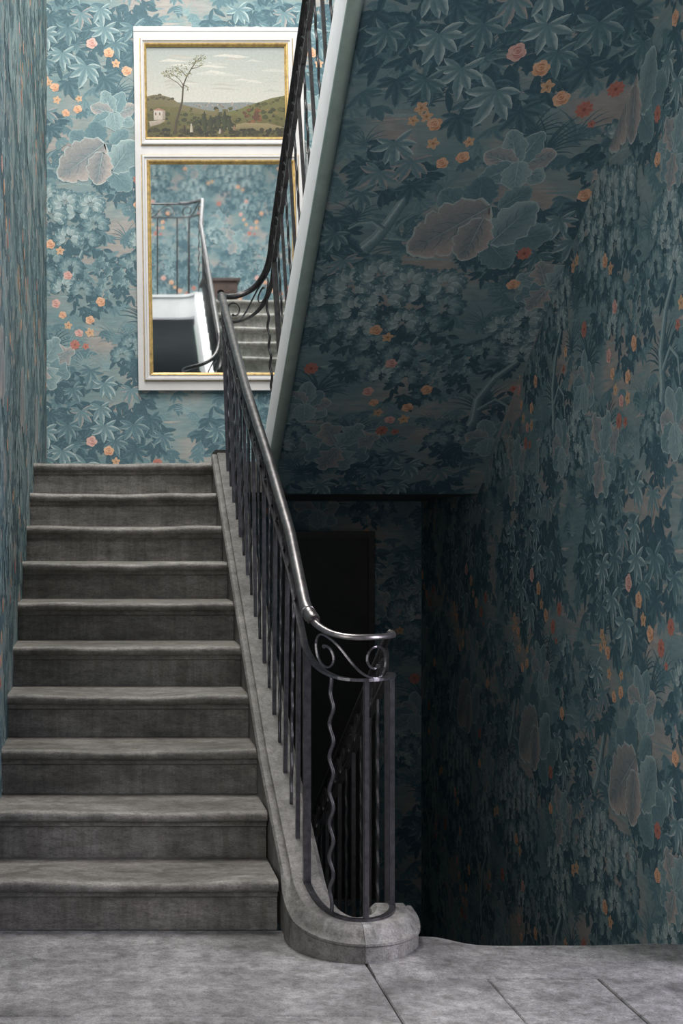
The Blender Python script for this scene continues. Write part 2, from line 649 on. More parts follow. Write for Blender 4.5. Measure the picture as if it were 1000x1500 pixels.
# --- brushed ground and sky strokes
for k in range(150):
    T.nxt() if k % 12 == 0 else None
    x, y = rnd.uniform(0, TW), -rnd.uniform(0, TH)
    L = rnd.uniform(.06, .28)
    c = rnd.choice((BG, M2, PK, L1, M2))
    T.stroke([(x, y), (x + L * .5, y + rnd.uniform(-.008, .012)), (x + L, y + rnd.uniform(-.01, .01))], [.001, rnd.uniform(.004, .011), .001], c, mixt(c, BG, .5))
MID = [(mixt(M2, BG, .4), M2, M1), (M2, M1, mixt(M1, D2, .5)), (M1, mixt(M1, D2, .5), D2)]
for k in range(300):
    px, py = rnd.uniform(0, TW), -rnd.uniform(0, TH)
    cl, cr, rib = MID[k % 3]
    a0 = -math.pi / 2 + rnd.uniform(-.7, .7)
    for q in range(5):
        T.leaflet(px, py, a0 + (q - 2) * .55, rnd.uniform(.05, .09), .013, cl, cr, rib, rnd.uniform(-.3, .3))
for k in range(46):
    tuft(rnd.uniform(0, TW), -rnd.uniform(0, TH), rnd.uniform(.09, .18), .4, 2.75, 12, *rnd.choice(((M1, D2), (M2, M1), (D2, D1), (L1, M2))))
# --- dark leaf masses
for (x, y, rx, ry, cnt, sz) in ((570, 40, .24, .20, 46, .085), (680, 70, .28, .22, 56, .085), (790, 40, .20, .20, 36, .085), (560, 205, .16, .13, 28, .08),
                                (720, 15, .25, .10, 24, .08), (505, 310, .14, .16, 26, .075), (830, 290, .16, .2, 34, .075), (760, 320, .2, .12, 28, .07),
                                (560, 420, .24, .17, 52, .07), (660, 430, .20, .22, 46, .07), (600, 480, .20, .14, 34, .065), (455, 640, .16, .13, 26, .07),
                                (700, 540, .16, .12, 26, .06), (860, 180, .12, .14, 18, .07), (620, 690, .24, .09, 24, .07), (740, 495, .12, .13, 20, .06),
                                (800, 480, .14, .2, 32, .065), (850, 600, .18, .2, 34, .07), (780, 660, .18, .13, 26, .07), (870, 420, .12, .14, 20, .06)):
    px, py = tp(x, y)
    mass(px, py, rx, ry, cnt, 1, sz)
# --- grass
tuft(*tp(772, 195), .22, .5, 2.7, 16, D2, D1)
tuft(*tp(612, 315), .24, 1.2, 3.0, 18, M1, D2, 1.3)
tuft(*tp(600, 300), .20, 1.3, 2.9, 12, L1, M1, 1.3)
tuft(*tp(525, 552), .22, .3, 2.8, 18, D2, D1)
tuft(*tp(600, 640), .20, .5, 2.6, 14, D2, D1)
tuft(*tp(510, 700), .18, .8, 2.7, 12, D2, M1)
tuft(*tp(860, 330), .20, .6, 2.5, 12, M1, D2)
tuft(*tp(815, 590), .22, .6, 2.6, 14, D2, D1)
tuft(*tp(470, 480), .16, .4, 2.5, 10, M1, D2)
# --- tree trunks
trunk([tp(552, 312), tp(568, 296), tp(580, 275), tp(592, 250), tp(602, 225)], .034, .016)
trunk([tp(575, 285), tp(556, 274), tp(536, 276), tp(522, 284)], .012, .005)
trunk([tp(660, 520), tp(652, 495), tp(662, 470), tp(672, 448)], .018, .008)
trunk([tp(655, 500), tp(632, 488), tp(612, 474)], .010, .005)
trunk([tp(800, 640), tp(812, 600), tp(806, 560), tp(822, 520), tp(850, 490)], .034, .014)
trunk([tp(812, 580), tp(836, 560), tp(860, 572), tp(868, 600)], .013, .006)
# --- hand-shaped leaves
for (x, y, s, t) in ((550, 45, .12, 1), (640, 25, .12, 1), (670, 105, .13, 1), (760, 60, .12, 1), (590, 105, .12, 1), (600, 20, .11, 1), (700, 40, .12, 1), (790, 85, .12, 1), (820, 30, .12, 1),
                     (640, 140, .12, 1), (720, 135, .12, 1), (545, 100, .11, 1), (530, 200, .11, 1), (600, 225, .11, 1), (500, 270, .11, 1), (540, 320, .11, 1), (480, 310, .1, 1), (850, 250, .11, 1), (800, 260, .1, 1)):
    palmate(*tp(x, y), s, -math.pi / 2 + rnd.uniform(-.4, .4), t)
for (x, y, s, t) in ((567, 8, .12, 3), (587, 52, .13, 3), (520, 48, .11, 2), (627, 88, .13, 3), (640, 42, .12, 2), (681, 112, .15, 3), (721, 42, .13, 3), (785, 40, .14, 2), (712, 8, .11, 3), (669, 15, .11, 4),
                     (584, 100, .11, 2), (561, 172, .12, 3), (550, 208, .12, 4), (592, 195, .12, 4), (530, 235, .10, 2), (829, 270, .11, 3), (800, 285, .10, 2), (815, 320, .10, 2), (504, 290, .11, 2),
                     (525, 328, .11, 4), (476, 335, .10, 2), (760, 300, .09, 2), (745, 70, .11, 2), (850, 60, .11, 2), (860, 300, .11, 3), (690, 665, .11, 2), (720, 690, .12, 3), (650, 700, .10, 2), (780, 700, .11, 4)):
    palmate(*tp(x, y), s, -math.pi / 2 + rnd.uniform(-.35, .35), t)
# --- round-headed tree and bushes
for (x, y, s, t) in ((500, 420, .10, 0), (545, 440, .11, 0), (600, 460, .11, 0), (645, 480, .10, 0), (680, 430, .10, 0), (475, 380, .10, 0), (700, 400, .11, 0), (660, 380, .11, 1), (515, 385, .12, 1), (560, 405, .12, 1),
                     (600, 385, .13, 1), (545, 365, .13, 1), (585, 350, .13, 1), (632, 362, .12, 1), (640, 425, .11, 1), (575, 435, .10, 1), (690, 365, .11, 1), (630, 515, .10, 1), (590, 495, .09, 0), (670, 520, .09, 0),
                     (450, 625, .11, 1), (480, 650, .11, 1), (440, 660, .11, 0), (470, 610, .11, 1), (500, 625, .09, 0), (820, 455, .11, 1), (850, 480, .11, 1), (800, 430, .10, 1), (870, 445, .11, 1), (835, 420, .11, 1), (790, 470, .09, 0),
                     (870, 160, .09, 1), (885, 190, .09, 0), (780, 620, .09, 0), (760, 640, .09, 0)):
    scallop(*tp(x, y), s, t)
# --- broad leaves
hosta(*tp(740, 200), .16, 6, 5)
hosta(*tp(508, 572), .16, 7, 9)
hosta(*tp(850, 640), .17, 6, 31)
bigleaf(*tp(752, 300), .15, .22, .075, 3, M2, L1, D2, 53)
bigleaf(*tp(690, 262), 2.5, .17, .065, 3, M2, L1, D2, 41)
bigleaf(*tp(706, 258), 1.75, .16, .07, 3, M1, M2, D2, 42)
bigleaf(*tp(735, 258), .75, .15, .055, 3, M2, L1, D2, 55)
bigleaf(*tp(730, 300), -.75, .20, .07, 3, M2, L1, D2, 44)
bigleaf(*tp(738, 306), .98, .25, .088, 3, L1, L2, D2, 50)
bigleaf(*tp(722, 252), 3.80, .38, .120, 4, PK, L2, D2, 43)
bigleaf(*tp(716, 268), 4.55, .22, .080, 3, PK, L2, D2, 46)
maple(*tp(586, 656), .22, 60)
maple(*tp(850, 370), .17, 90)
for k in range(26):
    px, py = tp(rnd.uniform(700, 770), rnd.uniform(465, 530))
    ivy(px, py, .032, rnd.choice((0, 1, 1, 2)))
for k in range(14):
    px, py = tp(rnd.uniform(850, 890), rnd.uniform(150, 215))
    ivy(px, py, .036, rnd.choice((0, 1, 2)))
# --- flowers
for (x, y, r) in ((692, 71, .036), (640, 494, .030), (613, 545, .030), (664, 599, .028)):
    rose(*tp(x, y), r, (RSL, RS, RSD))
for (x, y, r) in ((730, 88, .034), (770, 121, .034), (610, 151, .030), (661, 191, .028), (635, 198, .026), (600, 437, .032), (712, 542, .032), (688, 575, .030), (852, 239, .032), (795, 365, .030), (628, 566, .026)):
    rose(*tp(x, y), r, (ORL, OR, ORD))
for (x, y, r) in ((806, 134, .036), (838, 111, .034), (508, 503, .038), (655, 620, .034), (795, 319, .034)):
    daisy(*tp(x, y), r, RD, RDD, 9)
for (x, y, r) in ((823, 151, .018), (679, 623, .024), (860, 540, .024)):
    daisy(*tp(x, y), r, RD, RDD, 5)
for (x, y, r) in ((746, 108, .030), (587, 132, .030), (597, 142, .026), (580, 147, .024), (615, 174, .028), (664, 172, .024), (457, 422, .030), (475, 416, .030), (622, 449, .030), (688, 598, .032), (640, 585, .028), (870, 520, .03)):
    daisy(*tp(x, y), r, YE, YED, 5)

TT = np.array(T.t, dtype=np.float64)
TC = np.array(T.c, dtype=np.float64)
TL = T.levels(TW, TH)
print('pattern', len(TT), 'triangles', TL.max(), 'layers')


def clip_poly(poly, axis, val, keep_less):
    out = []
    k = len(poly)
    for i in range(k):
        a, b_ = poly[i], poly[(i + 1) % k]
        ia = (a[axis] <= val) if keep_less else (a[axis] >= val)
        ib = (b_[axis] <= val) if keep_less else (b_[axis] >= val)
        if ia:
            out.append(a)
        if ia != ib:
            t = (val - a[axis]) / (b_[axis] - a[axis])
            out.append(a + (b_ - a) * t)
    return out


def lay_print(name, parent, O, U, V, N, W, H, u0, v0, su=1.0, sv=1.0, tris=None, cols=None, lev=None, mat=None, tile=True, step=2.2e-5):
    """lay the pattern on the rectangle O + u U + v V (0..W, 0..H); (u0, v0) is where the tile's top-left corner falls"""
    tris = TT if tris is None else tris
    cols = TC if cols is None else cols
    lev = TL if lev is None else lev
    base = tris * np.array((su, sv))
    A, CC, LV = [], [], []
    w_, h_ = abs(TW * su), abs(TH * sv)
    if tile:
        iu = range(int(math.floor((-u0 - .4) / w_)) - 1, int(math.ceil((W - u0 + .4) / w_)) + 2)
        iv = range(int(math.floor((-v0 - .4) / h_)) - 1, int(math.ceil((H - v0 + .4) / h_)) + 2)
    else:
        iu, iv = (0,), (0,)
    for i in iu:
        for j in iv:
            q = base + np.array((u0 + i * w_, v0 + j * h_))
            keep = (q[:, :, 0].max(1) > 0) & (q[:, :, 0].min(1) < W) & (q[:, :, 1].max(1) > 0) & (q[:, :, 1].min(1) < H)
            if keep.any():
                A.append(q[keep])
                CC.append(cols[keep])
                LV.append(lev[keep])
    A, CC, LV = np.concatenate(A), np.concatenate(CC), np.concatenate(LV)
    inside = (A[:, :, 0].min(1) >= 0) & (A[:, :, 0].max(1) <= W) & (A[:, :, 1].min(1) >= 0) & (A[:, :, 1].max(1) <= H)
    extraA, extraC, extraL = [], [], []
    for t, c, lv in zip(A[~inside], CC[~inside], LV[~inside]):
        poly = [np.concatenate((t[k], c[k])) for k in range(3)]
        for ax, val, less in ((0, 0.0, False), (0, W, True), (1, 0.0, False), (1, H, True)):
            poly = clip_poly(poly, ax, val, less)
            if len(poly) < 3:
                break
        if len(poly) < 3:
            continue
        for k in range(1, len(poly) - 1):
            tri_ = np.array((poly[0], poly[k], poly[k + 1]))
            extraA.append(tri_[:, :2])
            extraC.append(tri_[:, 2:])
            extraL.append(lv)
    A, CC, LV = A[inside], CC[inside], LV[inside]
    if extraA:
        A = np.concatenate((A, np.array(extraA)))
        CC = np.concatenate((CC, np.array(extraC)))
        LV = np.concatenate((LV, np.array(extraL)))
    k = len(A)
    U, V, N, O = (np.array(x, dtype=np.float64) for x in (U, V, N, O))
    flat = A.reshape(-1, 2)
    lift = np.repeat(3e-4 + LV * step, 3)
    cen = O + U * W / 2 + V * H / 2
    co = (flat[:, :1] - W / 2) * U + (flat[:, 1:] - H / 2) * V + lift[:, None] * N
    fl = np.dot(np.cross(U, V), N) < 0
    idx = np.arange(3 * k).reshape(-1, 3)
    a_ = A[:, 1] - A[:, 0]
    b_ = A[:, 2] - A[:, 0]
    neg = (a_[:, 0] * b_[:, 1] - a_[:, 1] * b_[:, 0]) < 0
    flip = neg ^ fl
    idx[flip] = idx[flip][:, ::-1]
    me = bpy.data.meshes.new(name)
    me.vertices.add(3 * k)
    me.vertices.foreach_set('co', co.astype(np.float32).ravel())
    me.loops.add(3 * k)
    me.loops.foreach_set('vertex_index', idx.ravel().astype(np.int32))
    me.polygons.add(k)
    me.polygons.foreach_set('loop_start', np.arange(0, 3 * k, 3, dtype=np.int32))
    at = me.color_attributes.new('print', 'FLOAT_COLOR', 'POINT')
    rgba = np.ones((3 * k, 4), dtype=np.float32)
    rgba[:, :3] = CC.reshape(-1, 3)
    at.data.foreach_set('color', rgba.ravel())
    me.update()
    me.materials.append(mat or M['print'])
    o = bpy.data.objects.new(name, me)
    C.objects.link(o)
    off = Vector((0, 0, 0))
    p = parent
    while p is not None:
        off += p.location
        p = p.parent
    o.parent = parent
    o.location = Vector(cen) - off
    o['kind'] = 'stuff'
    return o


# ------------------------------------------------------------------ dimensions
R0, T0 = 0.17, 0.32            # riser and tread of the flight in view
NX0, NX1 = -0.382, 0.575       # its steps, left to right
YB = 9.30                      # back wall
LAND = 10 * R0                 # half landing
FL2 = LAND + 11 * 0.17         # upper floor
TOP = 7.10


def xl(y):
    return -0.385 + (y - 4.8) * 0.004


def xr(y):
    return 1.985 + (y - 6.1) * 0.0153


# ------------------------------------------------------------------ walls
def wall_prism(name, poly, z0, z1, mat=None):
    o = prism(name, poly, z0, z1, mat or M['paper'])
    tag(o, kind='structure')
    return o


WH = [(2.25, 3.75, .65, 2.75), (4.9, 7.1, 4.65, 6.35)]  # both openings are unseen, added for the fill lamps
V, Fc = [], []
ys_ = sorted({-1.6, YB, *[v for h in WH for v in h[:2]]})
zs_ = sorted({-1.9, TOP, *[v for h in WH for v in h[2:]]})
for ya, yb in zip(ys_[:-1], ys_[1:]):
    for za, zb in zip(zs_[:-1], zs_[1:]):
        if any(h[0] < (ya + yb) / 2 < h[1] and h[2] < (za + zb) / 2 < h[3] for h in WH):
            continue
        k = len(V)
        V += [(xl(ya) - .25, ya, za), (xl(ya), ya, za), (xl(yb), yb, za), (xl(yb) - .25, yb, za), (xl(ya) - .25, ya, zb), (xl(ya), ya, zb), (xl(yb), yb, zb), (xl(yb) - .25, yb, zb)]
        Fc += [tuple(i + k for i in f) for f in BOXF]
wl = mesh('wall_left', V, Fc, M['paper'])
tag(wl, kind='structure')
wb = wall_prism('wall_back', [(xl(YB) - .25, YB), (xr(YB) + .25, YB), (xr(YB) + .25, YB + .25), (xl(YB) - .25, YB + .25)], -1.9, TOP)
wr = wall_prism('wall_right', [(xr(4.3), 4.3), (xr(4.3) + .25, 4.3), (xr(YB) + .25, YB), (xr(YB), YB)], -1.9, TOP)
wret = wall_prism('wall_return', [(xr(4.3) + .25, 4.3), (3.85, 4.3), (3.85, 4.55), (xr(4.3) + .25, 4.55)], -0.1, TOP)


def wall_with_hole(name, axis, at0, at1, a0, a1, z0, z1, holes, mat):
    """wall slab along X (axis 'x') or Y with rectangular holes (a_lo, a_hi, z_lo, z_hi)"""
    bl = []
    As = sorted({a0, a1, *[h[0] for h in holes], *[h[1] for h in holes]})
    Zs = sorted({z0, z1, *[h[2] for h in holes], *[h[3] for h in holes]})
    for i in range(len(As) - 1):
        for j in range(len(Zs) - 1):
            ca, cz = (As[i] + As[i + 1]) / 2, (Zs[j] + Zs[j + 1]) / 2
            if any(h[0] < ca < h[1] and h[2] < cz < h[3] for h in holes):
                continue
            bl.append((As[i], As[i + 1], at0, at1, Zs[j], Zs[j + 1]) if axis == 'x' else (at0, at1, As[i], As[i + 1], Zs[j], Zs[j + 1]))
    o = boxes(name, bl, mat)
    tag(o, kind='structure')
    return o


wrear = wall_with_hole('wall_rear', 'x', -1.85, -1.6, -0.7, 3.85, -0.1, TOP, [(0.1, 1.9, 0.6, 2.8)], M['paper'])
whall = wall_with_hole('wall_hall', 'y', 3.6, 3.85, -1.6, 4.3, -0.1, TOP, [(2.92, 4.12, 0.6, 2.8)], M['paper'])


def window(name, axis, at, a0, a1, z0, z1, nx, nz):
    bl = []
    f = .06

    def bb(lo, hi, zl, zh, d=.05):
        return (lo, hi, at - d / 2, at + d / 2, zl, zh) if axis == 'x' else (at - d / 2, at + d / 2, lo, hi, zl, zh)
    bl += [bb(a0, a0 + f, z0, z1), bb(a1 - f, a1, z0, z1), bb(a0 + f, a1 - f, z0, z0 + f), bb(a0 + f, a1 - f, z1 - f, z1)]
    for i in range(1, nx):
        c = a0 + (a1 - a0) * i / nx
        bl.append(bb(c - .015, c + .015, z0 + f, z1 - f, .035))
    o = boxes(name, bl, M['frame_white'])
    tag(o, kind='structure')
    for i in range(nx):
        lo, hi = a0 + (a1 - a0) * i / nx, a0 + (a1 - a0) * (i + 1) / nx
        lo += f if i == 0 else .015
        hi -= f if i == nx - 1 else .015
        p = bb(lo, hi, z0 + f, z1 - f, .005)
        mesh('pane', boxv(*p), BOXF, M['glass'], o)
    return o


window('window_1', 'x', -1.72, 0.1, 1.9, 0.6, 2.8, 3, 1)
window('window_5', 'y', -.52, 2.25, 3.75, .65, 2.75, 2, 1)  # unseen window added around the left fill lamp
window('window_6', 'y', -.52, 4.9, 7.1, 4.65, 6.35, 3, 1)  # unseen window added around the stair fill lamp
window('window_2', 'y', 3.72, 2.92, 4.12, 0.6, 2.8, 2, 1)

# ceiling with two skylight openings; the one over the hall is added for its fill
SKY = [(-0.28, 0.78, 4.75, 7.75), (0.2, 2.6, 0.3, 2.7)]
As = sorted({-0.7, 3.85, *[v for h in SKY for v in h[:2]]})
Bs = sorted({-1.85, YB + .25, *[v for h in SKY for v in h[2:]]})
bl = []
for i in range(len(As) - 1):
    for j in range(len(Bs) - 1):
        ca, cb = (As[i] + As[i + 1]) / 2, (Bs[j] + Bs[j + 1]) / 2
        if not any(h[0] < ca < h[1] and h[2] < cb < h[3] for h in SKY):
            bl.append((As[i], As[i + 1], Bs[j], Bs[j + 1], TOP, TOP + .15))
tag(boxes('ceiling', bl, M['plain_white']), kind='structure')
for q, (a0, a1, b0, b1) in enumerate(SKY):
    z0, z1 = TOP + .15, TOP + .21
    sk = boxes('window_%d' % (q + 3), [(a0, a1, b0, b0 + .06, z0, z1), (a0, a1, b1 - .06, b1, z0, z1), (a0, a0 + .06, b0 + .06, b1 - .06, z0, z1), (a1 - .06, a1, b0 + .06, b1 - .06, z0, z1)], M['frame_white'])
    tag(sk, kind='structure')
    box('pane', a0 + .06, a1 - .06, b0 + .06, b1 - .06, z0 + .028, z0 + .034, M['glass'], sk)

# ------------------------------------------------------------------ floor of the hall: slabs on a bed
bed = prism('floor', [(-0.7, -1.85), (3.85, -1.85), (3.85, 4.3), (xr(4.6) + .1, 4.3), (xr(4.6) + .1, 4.56), (0.98, 4.56), (0.9, 4.7), (NX1 + .1, 4.80), (-0.5, 4.80)], -0.16, -0.03, M['floor'])
tag(bed, kind='structure')
gap = 0.004


def slab(x0, x1, y0, y1):
    bevel_box('slab', x0 + gap / 2, x1 - gap / 2, y0 + gap / 2, y1 - gap / 2, -0.03, rnd.uniform(-.0015, .001), .0035, M['floor'], bed)


yrows = [4.81, 4.395, 3.94, 3.47, 3.0, 2.5, 2.0, 1.4, .8, .2, -.4, -1.0, -1.6]
for i in range(len(yrows) - 1):
    slab(xl(yrows[i]) - .0, 0.80, yrows[i + 1], yrows[i])
xcols = [0.80, 1.13, 1.456, 1.79, 2.15, 2.5, 2.86, 3.22, 3.6]
yr = [4.28, 3.55, 2.8, 2.0, 1.1, .2, -.7, -1.6]
for j in range(len(yr) - 1):
    for i in range(len(xcols) - 1):
        slab(xcols[i], xcols[i + 1], yr[j + 1], yr[j])
# the long edge slab at the head of the flight going down, its far edge rounded and worn
V, Fc = [], []
nx = 60
prof = [(0, -.16), (0, 0)] + [(1, a) for a in (0, 22, 45, 67, 90, 120, 150, 180)] + [(2, -.16)]
for i in range(nx + 1):
    x = 0.804 + (xr(4.5) - 0.806) * i / nx
    e = 4.655 + .06 * (1 / (1 + math.exp((x - 1.12) / .022))) + .004 * math.sin(x * 19)
    lift = .008 * (1 / (1 + math.exp((x - 1.12) / .03))) + .003 * math.sin(x * 8)
    rr = .028
    row = [(4.284, -.16), (4.284, -.003), (4.288, 0), (4.40, lift * .4), (4.52, lift)]
    for a in range(0, 181, 22):
        t = math.radians(a)
        row.append((e - rr + rr * math.sin(t), lift - rr + rr * math.cos(t)))
    row.append((e - rr - .004, -.16))
    for y, z in row:
        V.append((x, y, z))
k = len(row)
for i in range(nx):
    for j in range(k):
        q = (j + 1) % k
        Fc.append((i * k + j, (i + 1) * k + j, (i + 1) * k + q, i * k + q))
Fc += [tuple(range(k)), tuple(nx * k + j for j in range(k))[::-1]]
o = mesh('slab', V, Fc, M['floor'], bed)
shade_auto(o, 40)

# ------------------------------------------------------------------ wallpaper
PXB = YB / F


def back_uv(px, py):
    return (px - 152) * PXB, EYE - (py - 791) * PXB


# line the broad leaf of the tile up with the one left of the mirror
bu, bz = back_uv(150, 222)
tu, tv = tp(716, 268)
lay_print('wallpaper_print', wb, (xl(YB), YB, -1.7), (1, 0, 0), (0, 0, 1), (0, -1, 0), xr(YB) - xl(YB), 7.0, bu - tu - xl(YB), bz - tv + 1.7)
d_ = Vector((0.004, 1, 0)).normalized()
nl = Vector((d_.y, -d_.x, 0))
lay_print('wallpaper_print', wl, (xl(4.3), 4.3, -.1), d_, (0, 0, 1), nl, 5.0, 4.74, 0.4, 0.5)
d_ = Vector((0.0153, 1, 0)).normalized()
nr = Vector((-d_.y, d_.x, 0))
lay_print('wallpaper_print', wr, (xr(4.31), 4.31, -1.8), d_, (0, 0, 1), nr, 4.98, 5.6, 0.58, 3.18, -1.0, 1.0)
lay_print('wallpaper_print', wret, (xr(4.3), 4.3, 0), (1, 0, 0), (0, 0, 1), (0, -1, 0), 3.6 - xr(4.3), 3.41, 0.2, 2.9)
lay_print('wallpaper_print', wrear, (-.2, -1.6, 3.58), (1, 0, 0), (0, 0, 1), (0, 1, 0), 3.7, 3.4, 0.3, 1.6)

# ------------------------------------------------------------------ stone steps
wear = random.Random(5)


def worn_step(name, x0, x1, yf, z, parent, mat, depth=0.40, direction=1, rise=R0, seed=0, body=True, nseg=34):
    """one step: rounded worn nosing at yf, riser .04 behind it; direction +1 climbs away from the viewer"""
    rr = random.Random(seed)
    ph = [rr.uniform(0, 6.28) for _ in range(5)]
    r = .020
    V, Fc = [], []
    rows = None
    for i in range(nseg + 1):
        t = i / nseg
        x = x0 + (x1 - x0) * t
        mid = math.exp(-((t - .52) / .27) ** 2)
        dz = -.007 * mid + .0022 * math.sin(7 * t + ph[0]) + .0016 * math.sin(17 * t + ph[1])
        dy = .005 * mid + .0025 * math.sin(9 * t + ph[2]) + .0015 * math.sin(23 * t + ph[3])
        pr = [(depth, 0), (.30, dz * .1), (.14, dz * .45), (.05, dz)]
        for a in (0, 25, 50, 75, 100, 130, 160, 180):
            q = math.radians(a)
            fz_ = 1 - .75 * a / 180
            pr.append((r + dy * fz_ - r * math.sin(q) * 1.0, dz * fz_ - r + r * math.cos(q)))
        pr += [(.030, -2 * r - .001), (.030, -2 * r - .017), (.044, -2 * r - .023), (.040, -rise)]
        if body:
            pr += [(depth, -rise)]
        else:
            pr += [(.062, -rise), (.075, -.05), (.23, -.045), (depth, -.006)]
        for y, zz in pr:
            V.append((x, yf + direction * y, z + zz))
        rows = len(pr)
    for i in range(nseg):
        for j in range(rows):
            q = (j + 1) % rows
            f = (i * rows + j, i * rows + q, (i + 1) * rows + q, (i + 1) * rows + j)
            Fc.append(f if direction > 0 else f[::-1])
    Fc.append(tuple(range(rows)) if direction < 0 else tuple(range(rows))[::-1])
    e = tuple(nseg * rows + j for j in range(rows))
    Fc.append(e if direction > 0 else e[::-1])
    o = mesh(name, V, Fc, mat, parent)
    shade_auto(o, 50)
    return o


st = empty('stone_staircase', (0.1, 4.81, 0), 'worn grey stone flight of ten steps climbing beside the left wall', 'staircase')
Y1 = 4.77
for k in range(1, 11):
    worn_step('step', xl(Y1 + (k - 1) * T0) + .001, NX1 - .001, Y1 + (k - 1) * T0, k * R0, st, M['step'], seed=k)

# landing between the flights
land = prism('floor_landing', [(xl(8), Y1 + 9 * T0 + .402), (NX1 + .002, Y1 + 9 * T0 + .402), (NX1 + .002, 7.70), (0.72, 7.56), (0.86, 7.56), (0.99, 7.802), (xr(7.802), 7.802), (xr(YB), YB), (xl(YB), YB)],
             LAND - .16, LAND, M['string'])
tag(land, kind='structure')
prism('landing_edge', [(1.003, 7.585), (xr(7.6), 7.585), (xr(7.8), 7.802), (1.003, 7.802)], LAND - .022, LAND, M['string'], land)
lowl = prism('floor_lower', [(xl(7), 4.9), (xr(4.9), 4.9), (xr(YB), YB), (xl(YB), YB)], -1.85, -1.70, M['floor'])
tag(lowl, kind='structure')


def sp(x, w_=.025):
    return x if x / w_ > 30 else w_ * math.log1p(math.exp(x / w_))


# ------------------------------------------------------------------ railing paths: (x, y, z of foot, lean of the top in x)
def interp(x, xs, ys):
    return float(np.interp(x, xs, ys))


pathA = []
for i in range(93):
    y = 7.50 - i * .03
    pathA.append((interp(y, (4.74, 7.5), (.655, .637)), y, .095 + sp(.531 * (y - 4.535)), interp(y, (4.74, 5.17, 5.7, 6.39, 7.47), (0, .012, .003, -.019, -.029))))
zap = .095 + sp(.531 * (4.51 - 4.535))
for i in range(1, 37):
    th = math.pi * i / 36
    x, y = .795 - .14 * math.cos(th), 4.74 - .23 * math.sin(th)
    z = .095 + sp(.531 * (y - 4.535)) if th < math.pi / 2 else zap
    pathA.append((x, y, z, 0))
pathB = [(.935, 4.74 + i * .03, zap - sp(.531 * (i * .03 + .02)) + sp(.531 * .02), 0) for i in range(93)]
pathC = []
for i in range(0, 37):
    th = math.pi * i / 36
    pathC.append((.7835 - .1465 * math.cos(th), 7.55 + .20 * math.sin(th), 1.692 + .278 * (i / 36) ** 3.5, -.029 - .026 * i / 36))
for i in range(1, 91):
    y = 7.55 - i * .03
    pathC.append((.93, y, 1.93 + .607 * (7.62 - y), -.055 * min(1, (90 - i) / 20)))
zt = FL2 + .07
for i in range(1, 19):
    th = math.pi / 2 * i / 18
    pathC.append((.72 + .21 * math.cos(th), 4.85 - .25 * math.sin(th), pathC[-1][2] + (zt - pathC[-1][2]) * .3, 0))
pathD = [(.72 - i * .03, 4.60, zt, 0) for i in range(37)]


class Path:
    def __init__(self, pts):
        P = np.array(pts)
        d = np.hypot(np.diff(P[:, 0]), np.diff(P[:, 1]))
        self.s = np.concatenate(([0], np.cumsum(d)))
        self.P = P
        self.L = self.s[-1]

    def at(self, s):
        return [float(np.interp(s, self.s, self.P[:, k])) for k in range(4)]

    def tan(self, s):
        a, b_ = self.at(max(0, s - .01)), self.at(min(self.L, s + .01))
        d = Vector((b_[0] - a[0], b_[1] - a[1], 0))
        return d.normalized()

    def pt(self, s, h):
        x, y, z, ln = self.at(s)
        return Vector((x + ln * h / .885, y, z + h))


HR, LR = .885, .750        # handrail axis and lower bar above the foot
# handrail: rounded top with a flat underside
HSEC = [(a * .82, b_ * .82) for a, b_ in [(-.021, -.012), (-.023, .0), (-.021, .010), (-.013, .019), (0, .0225), (.013, .019), (.021, .010), (.023, 0), (.021, -.012), (0, -.015)]]


def scroll_curve():
    """half of an S-scroll from its centre, metres along the rail and above mid frieze"""
    pts = []
    c, Rr = .092, .056
    for i in range(9):
        t = i / 8
        a = (1 - t) ** 3
        b_ = 3 * (1 - t) ** 2 * t
        d = 3 * (1 - t) * t * t
        e = t ** 3
        pts.append((b_ * .022 + d * .045 + e * c, b_ * -.026 + d * -Rr * 1.0 + e * -Rr))
    for i in range(1, 25):
        a = math.radians(-90 + i * 16)
        r = Rr * (1 - .62 * (i / 24) ** 1.3)
        pts.append((c + r * math.cos(a) - .004 * i / 24, r * math.sin(a)))
    return pts


SC = scroll_curve()


